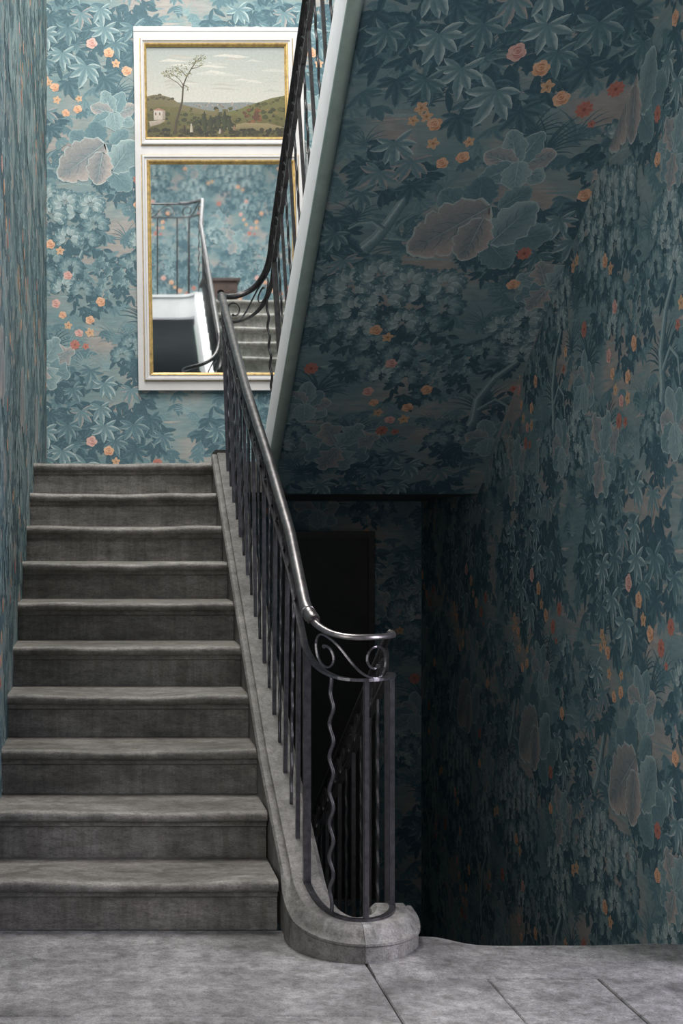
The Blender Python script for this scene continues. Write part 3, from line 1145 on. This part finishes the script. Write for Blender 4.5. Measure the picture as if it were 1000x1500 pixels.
def rail_scroll(path, s0, parent, flip=1, half=None, r=.0055):
    mid = (HR - .015 + LR) / 2
    halves = ([(-x, -y) for x, y in SC[::-1]] + SC[1:]) if half is None else (SC if half > 0 else [(-x, -y) for x, y in SC])
    pts, nrm = [], []
    for a, b_ in halves:
        s = s0 + a * flip
        if s < .01 or s > path.L - .01:
            continue
        pts.append(path.pt(s, mid + b_))
    if len(pts) < 6:
        return
    # flat bar standing across the plane of the scroll
    V, Fc = [], []
    n_ = len(pts)
    for i, p in enumerate(pts):
        t = (pts[min(i + 1, n_ - 1)] - pts[max(i - 1, 0)]).normalized()
        tt = path.tan(min(max(s0, 0), path.L))
        lat = Vector((tt.y, -tt.x, 0))
        u = t.cross(lat).normalized()
        k = 1.0
        for a, b_ in ((-.007, -.003), (.007, -.003), (.007, .003), (-.007, .003)):
            V.append(p + lat * a * k + u * b_ * k)
    for i in range(n_ - 1):
        for j in range(4):
            q = (j + 1) % 4
            Fc.append((i * 4 + j, i * 4 + q, i * 4 + 4 + q, i * 4 + 4 + j))
    Fc += [(0, 1, 2, 3), tuple((n_ - 1) * 4 + j for j in (3, 2, 1, 0))]
    # knob at the curled ends
    for e in ((0, n_ - 1) if half is None else (n_ - 1,)):
        k0 = len(V)
        for a in range(5):
            for q in range(6):
                th, ph_ = math.pi * a / 4, q * math.pi / 3
                V.append(pts[e] + Vector((math.sin(th) * math.cos(ph_), math.sin(th) * math.sin(ph_), math.cos(th))) * .0075)
        for a in range(4):
            for q in range(6):
                Fc.append((k0 + a * 6 + q, k0 + a * 6 + (q + 1) % 6, k0 + a * 6 + 6 + (q + 1) % 6, k0 + a * 6 + 6 + q))
    return mesh('scroll', V, Fc, M['lit_iron'] if path is PA else M['iron'], parent)


def straight_bar(path, s, parent, wdt=.015, dpt=.015, foot=0.0, top=LR):
    a, b_ = path.pt(s, -.004 + foot), path.pt(s, top)
    t = path.tan(s)
    lat = Vector((t.y, -t.x, 0))
    V = []
    for p in (a, b_):
        for u, v in ((-1, -1), (1, -1), (1, 1), (-1, 1)):
            V.append(p + lat * u * wdt / 2 + t * v * dpt / 2)
    return mesh('baluster', V, BOXF, M['lit_iron'] if path is PA else M['iron'], parent)


def wavy_bar(path, s, parent, amp=.0085, wl_=.104, wdt=.012, top=LR):
    t = path.tan(s)
    lat = Vector((t.y, -t.x, 0))
    a, b_ = path.pt(s, -.004), path.pt(s, top)
    V, Fc = [], []
    n_ = 64
    for i in range(n_ + 1):
        f = i / n_
        h = f * top
        env = min(1, f * 8, (1 - f) * 8)
        p = a.lerp(b_, f) + t * amp * env * math.sin(2 * math.pi * h / wl_)
        for q in range(6):
            an = q * math.pi / 3
            V.append(p + lat * math.cos(an) * wdt * .5 + t * math.sin(an) * wdt * .5)
    for i in range(n_):
        for q in range(6):
            Fc.append((i * 6 + q, i * 6 + (q + 1) % 6, i * 6 + 6 + (q + 1) % 6, i * 6 + 6 + q))
    Fc += [tuple(range(6))[::-1], tuple(n_ * 6 + q for q in range(6))]
    return mesh('baluster', V, Fc, M['lit_iron'] if path is PA else M['iron'], parent, True)


def sample(path, h, s0=0.0, s1=None, step=.03):
    s1 = path.L if s1 is None else s1
    k = max(2, int((s1 - s0) / step))
    return [path.pt(s0 + (s1 - s0) * i / k, h) for i in range(k + 1)]


def bar_sec(w_, h_):
    return [(-w_ / 2, -h_ / 2), (w_ / 2, -h_ / 2), (w_ / 2, h_ / 2), (-w_ / 2, h_ / 2)]


PA, PB, PC, PD = Path(pathA), Path(pathB), Path(pathC), Path(pathD)

# --- railing of the flight in view, ending in the curl above the newel stone
ra = empty('stair_railing', (.645, 4.75, .2), 'black wrought-iron railing with bright steel handrail beside the ten lit steps', 'railing')
sF = 2.86                                    # where the straight handrail ends in a ferrule
sweep('handrail', sample(PA, HR, .0, sF), HSEC, M['rail'], ra)
thin = [(a * .62, b_ * .62) for a, b_ in HSEC]
sweep('curled_handrail', sample(PA, HR - .004, sF - .01, PA.L, .018), thin, M['rail'], ra)
sweep('ferrule', sample(PA, HR, sF - .045, sF + .01, .006), lambda i: [(a * (1.18, 1.05, 1.22, 1.02, 1.2, 1.1, 1.22, 1.0, 1.15, 1.05)[i % 10], b_ * (1.18, 1.05, 1.22, 1.02, 1.2, 1.1, 1.22, 1.0, 1.15, 1.05)[i % 10]) for a, b_ in HSEC], M['rail'], ra)
sweep('ferrule', sample(PA, HR, .0, .05, .01), lambda i: [(a * (1.1, 1.3, 1.15, 1.3, 1.15, 1.0)[i % 6], b_ * (1.1, 1.3, 1.15, 1.3, 1.15, 1.0)[i % 6]) for a, b_ in HSEC], M['rail'], ra)
sweep('lower_rail', sample(PA, LR, .0, PA.L, .018), bar_sec(.022, .009), M['lit_iron'], ra, smooth=False)
sweep('base_rail', sample(PA, .004, 2.80, PA.L, .018), bar_sec(.020, .008), M['lit_iron'], ra, smooth=False)
s = .04
k = 0
while s < 2.72:
    (straight_bar if k % 2 == 0 else wavy_bar)(PA, s, ra)
    s += .16
    k += 1
straight_bar(PA, 2.80, ra, .024, .016)
wavy_bar(PA, 2.96, ra, wdt=.013)


def s_at(path, x, lo, hi):
    best = min((abs(path.at(lo + (hi - lo) * i / 400)[0] - x), lo + (hi - lo) * i / 400) for i in range(401))
    return best[1]


straight_bar(PA, s_at(PA, .815, 2.8, PA.L), ra, .016, .014)
straight_bar(PA, s_at(PA, .932, 2.9, PA.L), ra, .016, .014)
s = .17
while s < 2.65:
    rail_scroll(PA, s, ra)
    s += .32
rail_scroll(PA, s_at(PA, .765, 2.8, PA.L), ra)

# --- railing of the flight going down
rb = empty('stair_railing', (.935, 4.75, -.1), 'dim iron railing of the dark flight going down, right of the newel stone', 'railing')
sweep('handrail', sample(PB, HR - .004, .0), thin, M['iron'], rb)
sweep('lower_rail', sample(PB, LR, .0), bar_sec(.022, .009), M['iron'], rb, smooth=False)
s, k = .06, 0
while s < PB.L - .1:
    (straight_bar if k % 2 == 0 else wavy_bar)(PB, s, rb)
    s += .16
    k += 1
s = .2
while s < PB.L - .2:
    rail_scroll(PB, s, rb)
    s += .32

# --- railing of the upper flight, with the turn on the landing
rc = empty('stair_railing', (.93, 7.5, 1.75), 'black wrought-iron railing leaning along the white string of the upper flight', 'railing')
sweep('handrail', sample(PC, HR, .0, PC.L, .02), [(a * .95, b_ * .95) for a, b_ in HSEC], M['iron'], rc)
sweep('lower_rail', sample(PC, LR, .0, PC.L, .02), bar_sec(.022, .010), M['iron'], rc, smooth=False)
sU = PC.s[36]
wavy_bar(PC, sU * .78, rc, wdt=.015)
straight_bar(PC, sU * .28, rc, .014, .014)
straight_bar(PC, sU + .02, rc, .028, .018)
s, k = sU + .16, 1
while s < PC.L - .36:
    (straight_bar if k % 2 == 0 else wavy_bar)(PC, s, rc)
    s += .16
    k += 1
wavy_bar(PC, PC.L - .24, rc)
straight_bar(PC, PC.L - .10, rc)
rail_scroll(PC, sU * .56, rc, -1)
s = sU + .22
while s < PC.L - .40:
    rail_scroll(PC, s, rc)
    s += .32
rail_scroll(PC, PC.L - .18, rc)

# --- balustrade of the upper floor, seen in the mirror
rd = empty('balustrade', (.2, 4.60, zt), 'black iron balustrade with scroll frieze on upper floor, seen in the mirror', 'railing')
sweep('handrail', sample(PD, HR - .004, .0), thin, M['iron'], rd)
sweep('lower_rail', sample(PD, LR, .0), bar_sec(.016, .009), M['iron'], rd, smooth=False)
sweep('base_rail', sample(PD, .006, .0), bar_sec(.022, .010), M['iron'], rd, smooth=False)
for k in range(6):
    (straight_bar if k % 2 == 0 else straight_bar)(PD, .015 + k * .19, rd, .014, .014)
for k in range(3):
    rail_scroll(PD, .19 + k * .34, rd)

# ------------------------------------------------------------------ kerb strings
hw = .065


def kerb_sec(h, wide=0.0):
    e = wide
    return [(hw + e, -h), (hw + e, -.040), (hw + .009 + e * .7, -.034), (hw + .009 + e * .7, -.016), (hw + .002 + e * .5, -.008), (hw - .010, -.007), (hw - .020, -.011), (hw - .024, 0), (0, 0),
            (-hw + .016, 0), (-hw + .010, -.008), (-hw, -.016), (-hw, -h)]


strA = [p for p in pathA if p[0] <= .70 or True]
NA = len(pathA)
sA = [(7.70, 0), (7.66, 1), (7.60, 1), (7.55, 1)]
kp = [(.640, y, min(LAND + .068, .095 + .531 * (y - 4.535))) for y in (7.655, 7.62, 7.58, 7.54)] + [(interp(p[1], (4.74, 5.3), (.655, .640)) if i < 93 else p[0], p[1], p[2]) for i, p in enumerate(pathA)]
cut = 93 + 22
kpA, kpB = kp[:cut], kp[cut - 1:]


def drum_sec(h, t):
    a = kerb_sec(h)
    e = .022
    o_ = hw + e
    d = [(o_, -h), (o_, -.058), (o_ + .005, -.053), (o_ + .005, -.046), (o_ - .004, -.040), (o_ - .012, -.030), (o_ - .020, -.014), (0, 0),
         (-hw + .016, 0), (-hw + .010, -.008), (-hw, -.016), (-hw, -h)]
    d[7:7] = [(o_ - .040, 0)]
    return [(p[0] + (q[0] - p[0]) * t, p[1] + (q[1] - p[1]) * t) for p, q in zip(a, d)]


def kerb_h(P):
    def f(i):
        p = P[i]
        return drum_sec(min(.34, p[2]), max(0, min(1, (4.76 - p[1]) / .15)))
    return f


sg = sweep('string', kp, kerb_h(kp), M['string'], st, upright=True, smooth=True, lo=0, hi=cut)
shade_auto(sg, 32)
ng = sweep('newel_stone', kp[:cut - 1] + [tuple(Vector(kp[cut - 1]).lerp(Vector(kp[cut]), .12))] + kp[cut:], kerb_h(kp), M['newel'], st, upright=True, smooth=True, lo=cut - 1)
shade_auto(ng, 32)
# rounded end cap of the string at the landing
capv, capf = [], []
sweep('string_end', [(.637, 7.655 + .02 * i, LAND + .068 - (.0, .003, .014, .04)[i]) for i in range(4)], kerb_sec(.30), M['string'], st, upright=True)

# ------------------------------------------------------------------ flight going down
dn = empty('stone_staircase', (1.45, 4.7, -.17), 'dark stone flight going down on the right, behind the floor edge', 'staircase')
for k in range(1, 10):
    z = -k * R0
    yb = 4.655 + k * T0
    box('step', 1.003, xr(yb) - .002, yb - T0 - .02, yb, max(-1.70, z - R0), z, M['step'], dn)
kb = [(.935, p[1], p[2]) for p in pathB]
o = sweep('string', kb, kerb_sec(.45), M['newel'], dn, upright=True)
shade_auto(o, 32)

# ------------------------------------------------------------------ upper flight
up = empty('stone_staircase', (1.45, 7.6, LAND), 'upper flight with white string and wallpapered soffit, overhead on the right', 'staircase')
TU = 0.28
for k in range(1, 12):
    yf = 7.62 - (k - 1) * TU
    worn_step('step', 1.004, xr(yf - .2) - .003, yf, LAND + k * .17, up, M['upper_stone'], depth=.322, direction=-1, rise=.17, seed=40 + k, body=False, nseg=12)


def zup(y):
    return 1.93 + .607 * (7.62 - y)


fy = [7.74, 7.64] + [7.55 - .09 * i for i in range(31)]
us = [(.93, y, zup(y)) for y in fy]
w_in = .075
ssec = [(w_in - .012, 0), (-w_in, 0), (-w_in, -.27), (w_in, -.27), (w_in, -.012), (w_in - .003, -.003)]
# travelling toward the viewer the well side (-x) is on the right
o = sweep('string', us, ssec, M['white_plaster'], up, upright=True)
shade_auto(o, 30)
roll = [(w_in + .006 - .028 + .028 * math.cos(math.radians(a)), -.302 + .030 * math.sin(math.radians(a))) for a in range(60, -161, -20)] + [(w_in - .052, -.300), (w_in - .052, -.272), (w_in - .02, -.272)]
o = sweep('string_moulding', us, roll, M['green_paint'], up, upright=True)
shade_auto(o, 40)
ys0, ys1 = 7.80, 4.70


def zs(y):
    return 6.275 - .607 * y


V = [(.90, ys0, zs(ys0)), (xr(ys0), ys0, zs(ys0)), (xr(ys1), ys1, zs(ys1)), (.90, ys1, zs(ys1))]
V += [(x, y, z + .012) for x, y, z in V]
sof = mesh('soffit', V, [(0, 1, 2, 3)[::-1], (4, 5, 6, 7), (0, 4, 5, 1), (1, 5, 6, 2), (2, 6, 7, 3), (3, 7, 4, 0)], M['paper'], up)
sof.data.flip_normals()
vv = Vector((0, -1, .607)).normalized()
nn = Vector((0, -.607, -1)).normalized()
Ls = math.hypot(ys0 - ys1, zs(ys1) - zs(ys0))
# tile height stretched along the slope; its foot falls on the landing edge
lay_print('wallpaper_print', sof, (.90, ys0, zs(ys0)), (1, 0, 0), vv, nn, xr(6.2) - .90, Ls, -0.112, 3.25, 0.98, 1.222)

# ------------------------------------------------------------------ upper floor (its underside is the hall ceiling)
fpoly = [(-.7, -1.6), (3.6, -1.6), (3.6, 4.3), (xr(4.4), 4.3), (xr(4.5), 4.50), (.99, 4.50), (.93, 4.56), (.72, 4.53), (xl(4.6), 4.53)]
f2 = prism('floor_upper', fpoly, FL2 - .15, FL2, M['string'])
tag(f2, kind='structure')
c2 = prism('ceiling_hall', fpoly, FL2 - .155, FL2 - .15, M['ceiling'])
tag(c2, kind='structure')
fk = [(x, y, z) for x, y, z, _ in pathC[127:]] + [(x, y, z) for x, y, z, _ in pathD]
fk = [(.93, 4.86, zt - .01)] + [(x, y, zt) for x, y, z in fk[1:]]
tr1 = sweep('trim_1', fk, [(.06, -.22), (.06, -.03), (.072, -.025), (.072, 0), (-.06, 0), (-.06, -.22)], M['white_plaster'], upright=True)
shade_auto(tr1, 30)
tag(tr1, kind='structure')

# ------------------------------------------------------------------ trumeau mirror
tm = empty('trumeau_mirror', (.7, YB - .03, 2.28), 'tall white and gilt trumeau with landscape painting above its mirror, on the back wall', 'mirror')
YF = YB - .036
PXF = (YF) / F


def fx(px):
    return (px - 152) * PXF


def fz(py):
    return EYE - (py - 791) * PXF


def rack(px, py):
    """the old frame is slightly out of square"""
    return px + (py - 300) * .0145


def fpt(px, py, y):
    return (fx(rack(px, py)), y, fz(py))


def frame_panel(name, rects, mat, parent):
    """rectangular moulding: list of (l, t, r, b, y) from outside to inside, joined in steps"""
    V, Fc = [], []
    for (l_, t_, r_, b_, y) in rects:
        V += [fpt(l_, t_, y), fpt(r_, t_, y), fpt(r_, b_, y), fpt(l_, b_, y)]
    for i in range(len(rects) - 1):
        for j in range(4):
            q = (j + 1) % 4
            Fc.append((i * 4 + j, i * 4 + q, i * 4 + 4 + q, i * 4 + 4 + j))
    o = mesh(name, V, Fc, mat, parent)
    return o


def ring(l_, t_, r_, b_, d):
    return (l_ + d, t_ + d, r_ - d, b_ - d)


yw = YB - .002
YF2 = YF
# backing board with two openings, edges chipped
outer = (199, 40, 447, 571.5)
pa = (217.5, 68.5, 419.5, 200.5)
pm = (221, 240, 427.5, 545.5)
bl = []
V, Fc = [], []
xs = [outer[0], 209, 431, outer[2]]
rects = [(199, 40, 447, 63), (199, 205, 447, 234), (199, 550, 447, 571.5), (199, 63, 214, 205), (424.5, 63, 447, 205), (199, 234, 216, 550), (433, 234, 447, 550)]
jag = random.Random(3)
for (l_, t_, r_, b_) in rects:
    k = len(V)
    V += [fpt(l_, b_, YF), fpt(r_, b_, YF), fpt(r_, b_, yw), fpt(l_, b_, yw), fpt(l_, t_, YF), fpt(r_, t_, YF), fpt(r_, t_, yw), fpt(l_, t_, yw)]
    Fc += [tuple(i + k for i in f) for f in BOXF]
mesh('backing_board', V, Fc, M['frame_white'], tm)
# a chipped cap strip along the top edge
V, Fc = [], []
pts = [(199, 38.6), (262, 38.6), (283, 39), (287, 41.4), (296, 43), (304, 40.6), (330, 39.6), (420, 40.2), (447, 40.6)]
for (px, py) in pts:
    V += [fpt(px, py, YF - .004), fpt(px, 46, YF - .004), fpt(px, py, yw), fpt(px, 46, yw)]
for i in range(len(pts) - 1):
    a = i * 4
    Fc += [(a, a + 4, a + 5, a + 1), (a + 2, a + 6, a + 4, a), (a + 1, a + 5, a + 7, a + 3)]
mesh('chipped_top_edge', V, Fc, M['frame_white'], tm)
yA = YF
for (nm, O_, G_, P_) in (('painting', (208.5, 57, 431, 212.5), (214, 63, 425, 205), pa), ('mirror', (208.5, 227.5, 437, 557.5), (215.5, 234.5, 433, 550), pm)):
    d1 = [(*ring(*O_, 0), YF + .001), (*ring(*O_, 0), YF - .012), (*ring(*O_, 1.0), YF - .018), (*ring(*O_, 3.2), YF - .018), (*ring(*O_, 4.2), YF - .010), (*G_, YF - .008), (*G_, YF + .01)]
    frame_panel('white_moulding', d1, M['frame_white'], tm)
    # thin worn line where the gilding shows at the outer edge of the moulding
    frame_panel('gilt_line', [(*ring(*O_, -1.0), YF - .001), (*ring(*O_, -1.0), YF - .004), (*ring(*O_, .0), YF - .004), (*ring(*O_, .0), YF - .001)], M['gilt'], tm)
    mid = tuple((a + b_) / 2 for a, b_ in zip(G_, P_))
    q1 = tuple(a + (b_ - a) * .25 for a, b_ in zip(G_, P_))
    q3 = tuple(a + (b_ - a) * .7 for a, b_ in zip(G_, P_))
    frame_panel('gilt_moulding', [(*G_, YF - .006), (*q1, YF - .014), (*mid, YF - .012), (*q3, YF - .003), (*P_, YF + .004), (*P_, YF + .02)], M['gilt'], tm)
l_, t_, r_, b_ = pm
mesh('mirror_glass', [fpt(l_ - 1, b_ + 1, YF + .012), fpt(r_ + 1, b_ + 1, YF + .012), fpt(r_ + 1, t_ - 1, YF + .012), fpt(l_ - 1, t_ - 1, YF + .012),
                      fpt(l_ - 1, b_ + 1, YF + .018), fpt(r_ + 1, b_ + 1, YF + .018), fpt(r_ + 1, t_ - 1, YF + .018), fpt(l_ - 1, t_ - 1, YF + .018)],
     [(0, 1, 2, 3), (7, 6, 5, 4), (0, 4, 5, 1), (1, 5, 6, 2), (2, 6, 7, 3), (3, 7, 4, 0)], M['mirror'], tm)
l_, t_, r_, b_ = pa
cv = mesh('canvas', [fpt(l_ - 1, b_ + 1, YF + .012), fpt(r_ + 1, b_ + 1, YF + .012), fpt(r_ + 1, t_ - 1, YF + .012), fpt(l_ - 1, t_ - 1, YF + .012),
                     fpt(l_ - 1, b_ + 1, YF + .022), fpt(r_ + 1, b_ + 1, YF + .022), fpt(r_ + 1, t_ - 1, YF + .022), fpt(l_ - 1, t_ - 1, YF + .022)],
          [(0, 1, 2, 3), (7, 6, 5, 4), (0, 4, 5, 1), (1, 5, 6, 2), (2, 6, 7, 3), (3, 7, 4, 0)], M['plain_white'], tm)

# the painted landscape, in photograph units measured from the canvas corner (1 unit = 1 px)
paper_T = T
T = Tile()
pr = random.Random(21)


def g(x, y):
    return ((x - pa[0]) * PXF, (pa[3] - y) * PXF)


def quad(x0, y0, x1, y1, ct, cb):
    T.tri(g(x0, y1), g(x1, y1), g(x1, y0), cb, cb, ct)
    T.tri(g(x0, y1), g(x1, y0), g(x0, y0), cb, ct, ct)


sk0, sk1, sk2 = lin((176, 182, 178)), lin((196, 197, 190)), lin((214, 210, 200))
for i in range(8):
    y0, y1 = 68 + i * 10.5, 68 + (i + 1) * 10.5
    f0, f1 = i / 8, (i + 1) / 8
    quad(pa[0] - 1, y0, pa[2] + 1, y1, mixt(sk0, sk2, f0), mixt(sk0, sk2, f1))
T.nxt()
for k in range(34):
    x, y = pr.uniform(250, 415), pr.uniform(78, 140)
    c = pr.choice((lin((186, 182, 172)), lin((205, 204, 197)), lin((218, 214, 204)), lin((190, 190, 184))))
    wd = pr.uniform(8, 26)
    T.nxt() if k % 6 == 0 else None
    T.stroke([g(x - wd, y + pr.uniform(-1, 1)), g(x - wd * .3, y - 1.5), g(x + wd * .3, y), g(x + wd, y + 1)], [.001, .010 * pr.uniform(.4, 1), .010 * pr.uniform(.4, 1), .001], c, mixt(c, sk2, .4))


def hill(pts, c_top, c_bot, bottom=203):
    T.nxt()
    for (xa, ya), (xb, yb) in zip(pts[:-1], pts[1:]):
        T.tri(g(xa, bottom), g(xb, bottom), g(xb, yb), c_bot, c_bot, c_top)
        T.tri(g(xa, bottom), g(xb, yb), g(xa, ya), c_bot, c_top, c_top)


def tuftlets(n_, xr_, yf_, cols, r0, r1):
    for k in range(n_):
        if k % 10 == 0:
            T.nxt()
        x = pr.uniform(*xr_)
        y = yf_(x)
        r = pr.uniform(r0, r1)
        c = pr.choice(cols)
        cx, cy = g(x, y)
        rr_ = r * PXF
        T.blob([(cx + math.cos(q * 1.047 + x) * rr_ * pr.uniform(.7, 1.2), cy + math.sin(q * 1.047 + x) * rr_ * pr.uniform(.5, .9)) for q in range(6)], (cx, cy), mixt(c, lin((30, 30, 20)), .25), c)


hill([(216, 150), (262, 149), (300, 149), (330, 150), (365, 149), (390, 151), (421, 148)], lin((136, 142, 142)), lin((110, 112, 98)))
tuftlets(60, (285, 395), lambda x: pr.uniform(150, 157), (lin((176, 150, 138)), lin((190, 172, 158)), lin((120, 112, 98)), lin((150, 132, 120))), .8, 1.8)
hill([(216, 141), (228, 138), (240, 139), (252, 142), (262, 149), (275, 154), (300, 160), (330, 164)], lin((122, 112, 78)), lin((80, 78, 44)))
hill([(330, 164), (350, 160), (368, 153), (385, 148), (400, 143), (421, 139)], lin((112, 110, 66)), lin((96, 92, 48)))
hill([(216, 157), (240, 155), (262, 160), (280, 164), (310, 168), (340, 170), (380, 172), (421, 168)], lin((104, 100, 58)), lin((84, 80, 44)))
tuftlets(120, (217, 420), lambda x: pr.uniform(158, 186), (lin((92, 90, 46)), lin((70, 72, 38)), lin((112, 104, 58)), lin((58, 60, 34)), lin((126, 112, 66))), 2, 5)
tuftlets(26, (217, 256), lambda x: 140 + abs(x - 236) * .2 + pr.uniform(-2, 3), (lin((96, 88, 62)), lin((118, 106, 76)), lin((76, 74, 50))), 1.5, 3)
tuftlets(30, (368, 420), lambda x: 156 - (x - 368) * .28 + pr.uniform(-1, 5), (lin((84, 84, 48)), lin((104, 98, 56)), lin((66, 68, 38))), 1.5, 3.4)
tuftlets(26, (360, 384), lambda x: pr.uniform(160, 182), (lin((124, 78, 50)), lin((140, 92, 58)), lin((100, 62, 42))), 2.5, 4.5)
# pond and path
T.nxt()
T.stroke([g(330, 187), g(360, 184), g(395, 186), g(419, 189)], [.004, .022, .026, .012], lin((150, 134, 98)), lin((120, 108, 74)))
T.stroke([g(250, 194), g(300, 195), g(345, 193)], [.004, .010, .003], lin((122, 112, 66)), lin((96, 90, 50)))
tuftlets(110, (217, 420), lambda x: pr.uniform(188, 201), (lin((46, 44, 30)), lin((60, 56, 36)), lin((38, 38, 26)), lin((70, 66, 38))), 2, 5)
tuftlets(70, (285, 345), lambda x: pr.uniform(170, 192), (lin((44, 50, 30)), lin((56, 62, 36)), lin((36, 40, 26))), 2, 4.5)
for (x, y0, y1, wd) in ((301, 162, 190, 4), (331, 160, 190, 4.5), (322, 166, 188, 4), (310, 168, 190, 4), (338, 170, 190, 4)):
    T.nxt()
    T.stroke([g(x, y1), g(x, (y0 + y1) / 2), g(x + .5, y0)], [wd * .5 * PXF, wd * PXF, .001], lin((62, 68, 38)), lin((38, 42, 26)))
# house
T.nxt()
quad(227, 160, 240, 175, lin((214, 200, 188)), lin((196, 182, 170)))
quad(240, 161, 244, 174, lin((168, 152, 140)), lin((150, 138, 126)))
T.nxt()
T.tri(g(226, 161), g(245, 161.5), g(234, 157.5), lin((176, 130, 112)), lin((160, 116, 100)), lin((180, 136, 118)))
quad(229, 164, 231, 168, lin((110, 96, 88)), lin((110, 96, 88)))
quad(235, 164, 237, 168, lin((110, 96, 88)), lin((110, 96, 88)))
T.stroke([g(221, 181), g(236, 178), g(243, 176)], [.018, .012, .003], lin((190, 174, 160)), lin((160, 146, 130)))
# figures
for (x, y, c) in ((272, 188, (60, 44, 36)), (282, 186, (210, 198, 180)), (324, 191, (190, 176, 158)), (327, 191, (90, 70, 58)), (345, 186, (150, 120, 96))):
    T.nxt()
    h_ = 7 if x < 300 else 4
    T.stroke([g(x, y + h_), g(x, y), g(x, y - h_ * .8)], [.010, .007, .003], lin(c), mixt(lin(c), lin((30, 26, 20)), .4))
# the tall bare tree
T.nxt()
tk = [(258, 192), (260, 178), (265, 162), (269, 148), (270, 136), (271, 124), (276, 112), (283, 100), (290, 90), (297, 83), (303, 79)]
T.stroke([g(*p) for p in tk], [.009, .008, .007, .006, .0052, .0045, .0038, .003, .0024, .0018, .001], lin((86, 74, 54)), lin((56, 46, 34)))
for br in ([(271, 124), (266, 116), (258, 109), (248, 106)], [(270, 128), (262, 120), (252, 114), (243, 110)], [(276, 112), (270, 104), (262, 98)], [(283, 100), (292, 98), (301, 94)], [(272, 124), (278, 127), (276, 133)], [(290, 90), (288, 84)]):
    T.stroke([g(*p) for p in br], [.003] + [.002] * (len(br) - 2) + [.0008], lin((92, 80, 58)), lin((66, 56, 40)))
for (cx, cy, rx, ry, nn_) in ((256, 106, 15, 7, 60), (247, 109, 8, 5, 26), (268, 100, 10, 7, 34), (290, 92, 13, 7, 46), (297, 84, 8, 5, 24), (277, 107, 8, 5, 18), (276, 128, 4, 3, 8), (258, 100, 8, 4, 16)):
    for k in range(nn_):
        a, r = pr.uniform(0, 6.283), math.sqrt(pr.random())
        if k % 8 == 0:
            T.nxt()
        tuft_c = pr.choice((lin((120, 120, 78)), lin((96, 98, 58)), lin((140, 136, 92)), lin((158, 152, 112))))
        x, y = g(cx + math.cos(a) * r * rx, cy + math.sin(a) * r * ry)
        T.leaflet(x, y, pr.uniform(0, 6.28), .009, .0028, tuft_c, tuft_c, tuft_c)
PT, PCc, PL = np.array(T.t), np.array(T.c) * .74, T.levels(1.2, 1.0, .004)
# follow the racked frame: shear with height
shear = np.array([(0.0, 0.0)])
PT2 = PT.copy()
zc = pa[3] - PT[:, :, 1] / PXF
PT2[:, :, 0] += (zc - 300) * .0145 * PXF - (pa[1] - 300) * .0145 * PXF * 0
o = lay_print('painted_landscape', cv, (fx(pa[0] - 4), YF + .011, fz(pa[3] + 1)), (1, 0, 0), (0, 0, 1), (0, -1, 0), (pa[2] - pa[0] + 6) * PXF, (pa[3] - pa[1] + 2) * PXF,
              4 * PXF, 1 * PXF, 1, 1, PT2, PCc, PL, M['oil'], False, 2e-5)
del o['kind']
T = paper_T

# ------------------------------------------------------------------ dark picture on the wall below the landing
dp = empty('dark_picture', (1.4, YB - .02, -.9), 'large blackened framed picture in the gloom below the landing', 'picture')


def bx_(px):
    return (px - 152) * PXB


x0, x1, z1, z0 = bx_(408), bx_(547), EYE + 13 * PXB, -1.0
fw = .04
for (a, b_, c_, d_2) in ((x0, x1, z1 - fw, z1), (x0, x1, z0, z0 + fw), (x0, x0 + fw, z0 + fw, z1 - fw), (x1 - fw, x1, z0 + fw, z1 - fw)):
    box('frame_rail', a, b_, YB - .045, YB - .003, c_, d_2, M['dark_frame'], dp)
box('canvas', x0 + fw, x1 - fw, YB - .022, YB - .004, z0 + fw, z1 - fw, M['dark_canvas'], dp)

# ------------------------------------------------------------------ wooden planter on the upper floor, seen in the mirror
pl = empty('planter_box', (1.3, 2.5, FL2), 'dark brown wooden planter box on the upper floor, seen in the mirror', 'planter')
for i in range(4):
    zz = FL2 + .03 + i * .13
    boxes('board', [(1.10, 1.46, 2.68, 2.70, zz, zz + .125)], M['dark_wood'], pl)
    boxes('board', [(1.10, 1.46, 2.30, 2.32, zz, zz + .125)], M['dark_wood'], pl)
    boxes('board', [(1.10, 1.12, 2.32, 2.68, zz, zz + .125)], M['dark_wood'], pl)
    boxes('board', [(1.44, 1.46, 2.32, 2.68, zz, zz + .125)], M['dark_wood'], pl)
boxes('rim', [(1.07, 1.49, 2.66, 2.73, FL2 + .55, FL2 + .58), (1.07, 1.49, 2.27, 2.34, FL2 + .55, FL2 + .58), (1.07, 1.14, 2.34, 2.66, FL2 + .55, FL2 + .58), (1.42, 1.49, 2.34, 2.66, FL2 + .55, FL2 + .58)], M['dark_wood'], pl)
for (fx_, fy_) in ((1.11, 2.31), (1.41, 2.31), (1.11, 2.65), (1.41, 2.65)):
    box('foot', fx_, fx_ + .04, fy_, fy_ + .04, FL2, FL2 + .03, M['dark_wood'], pl)
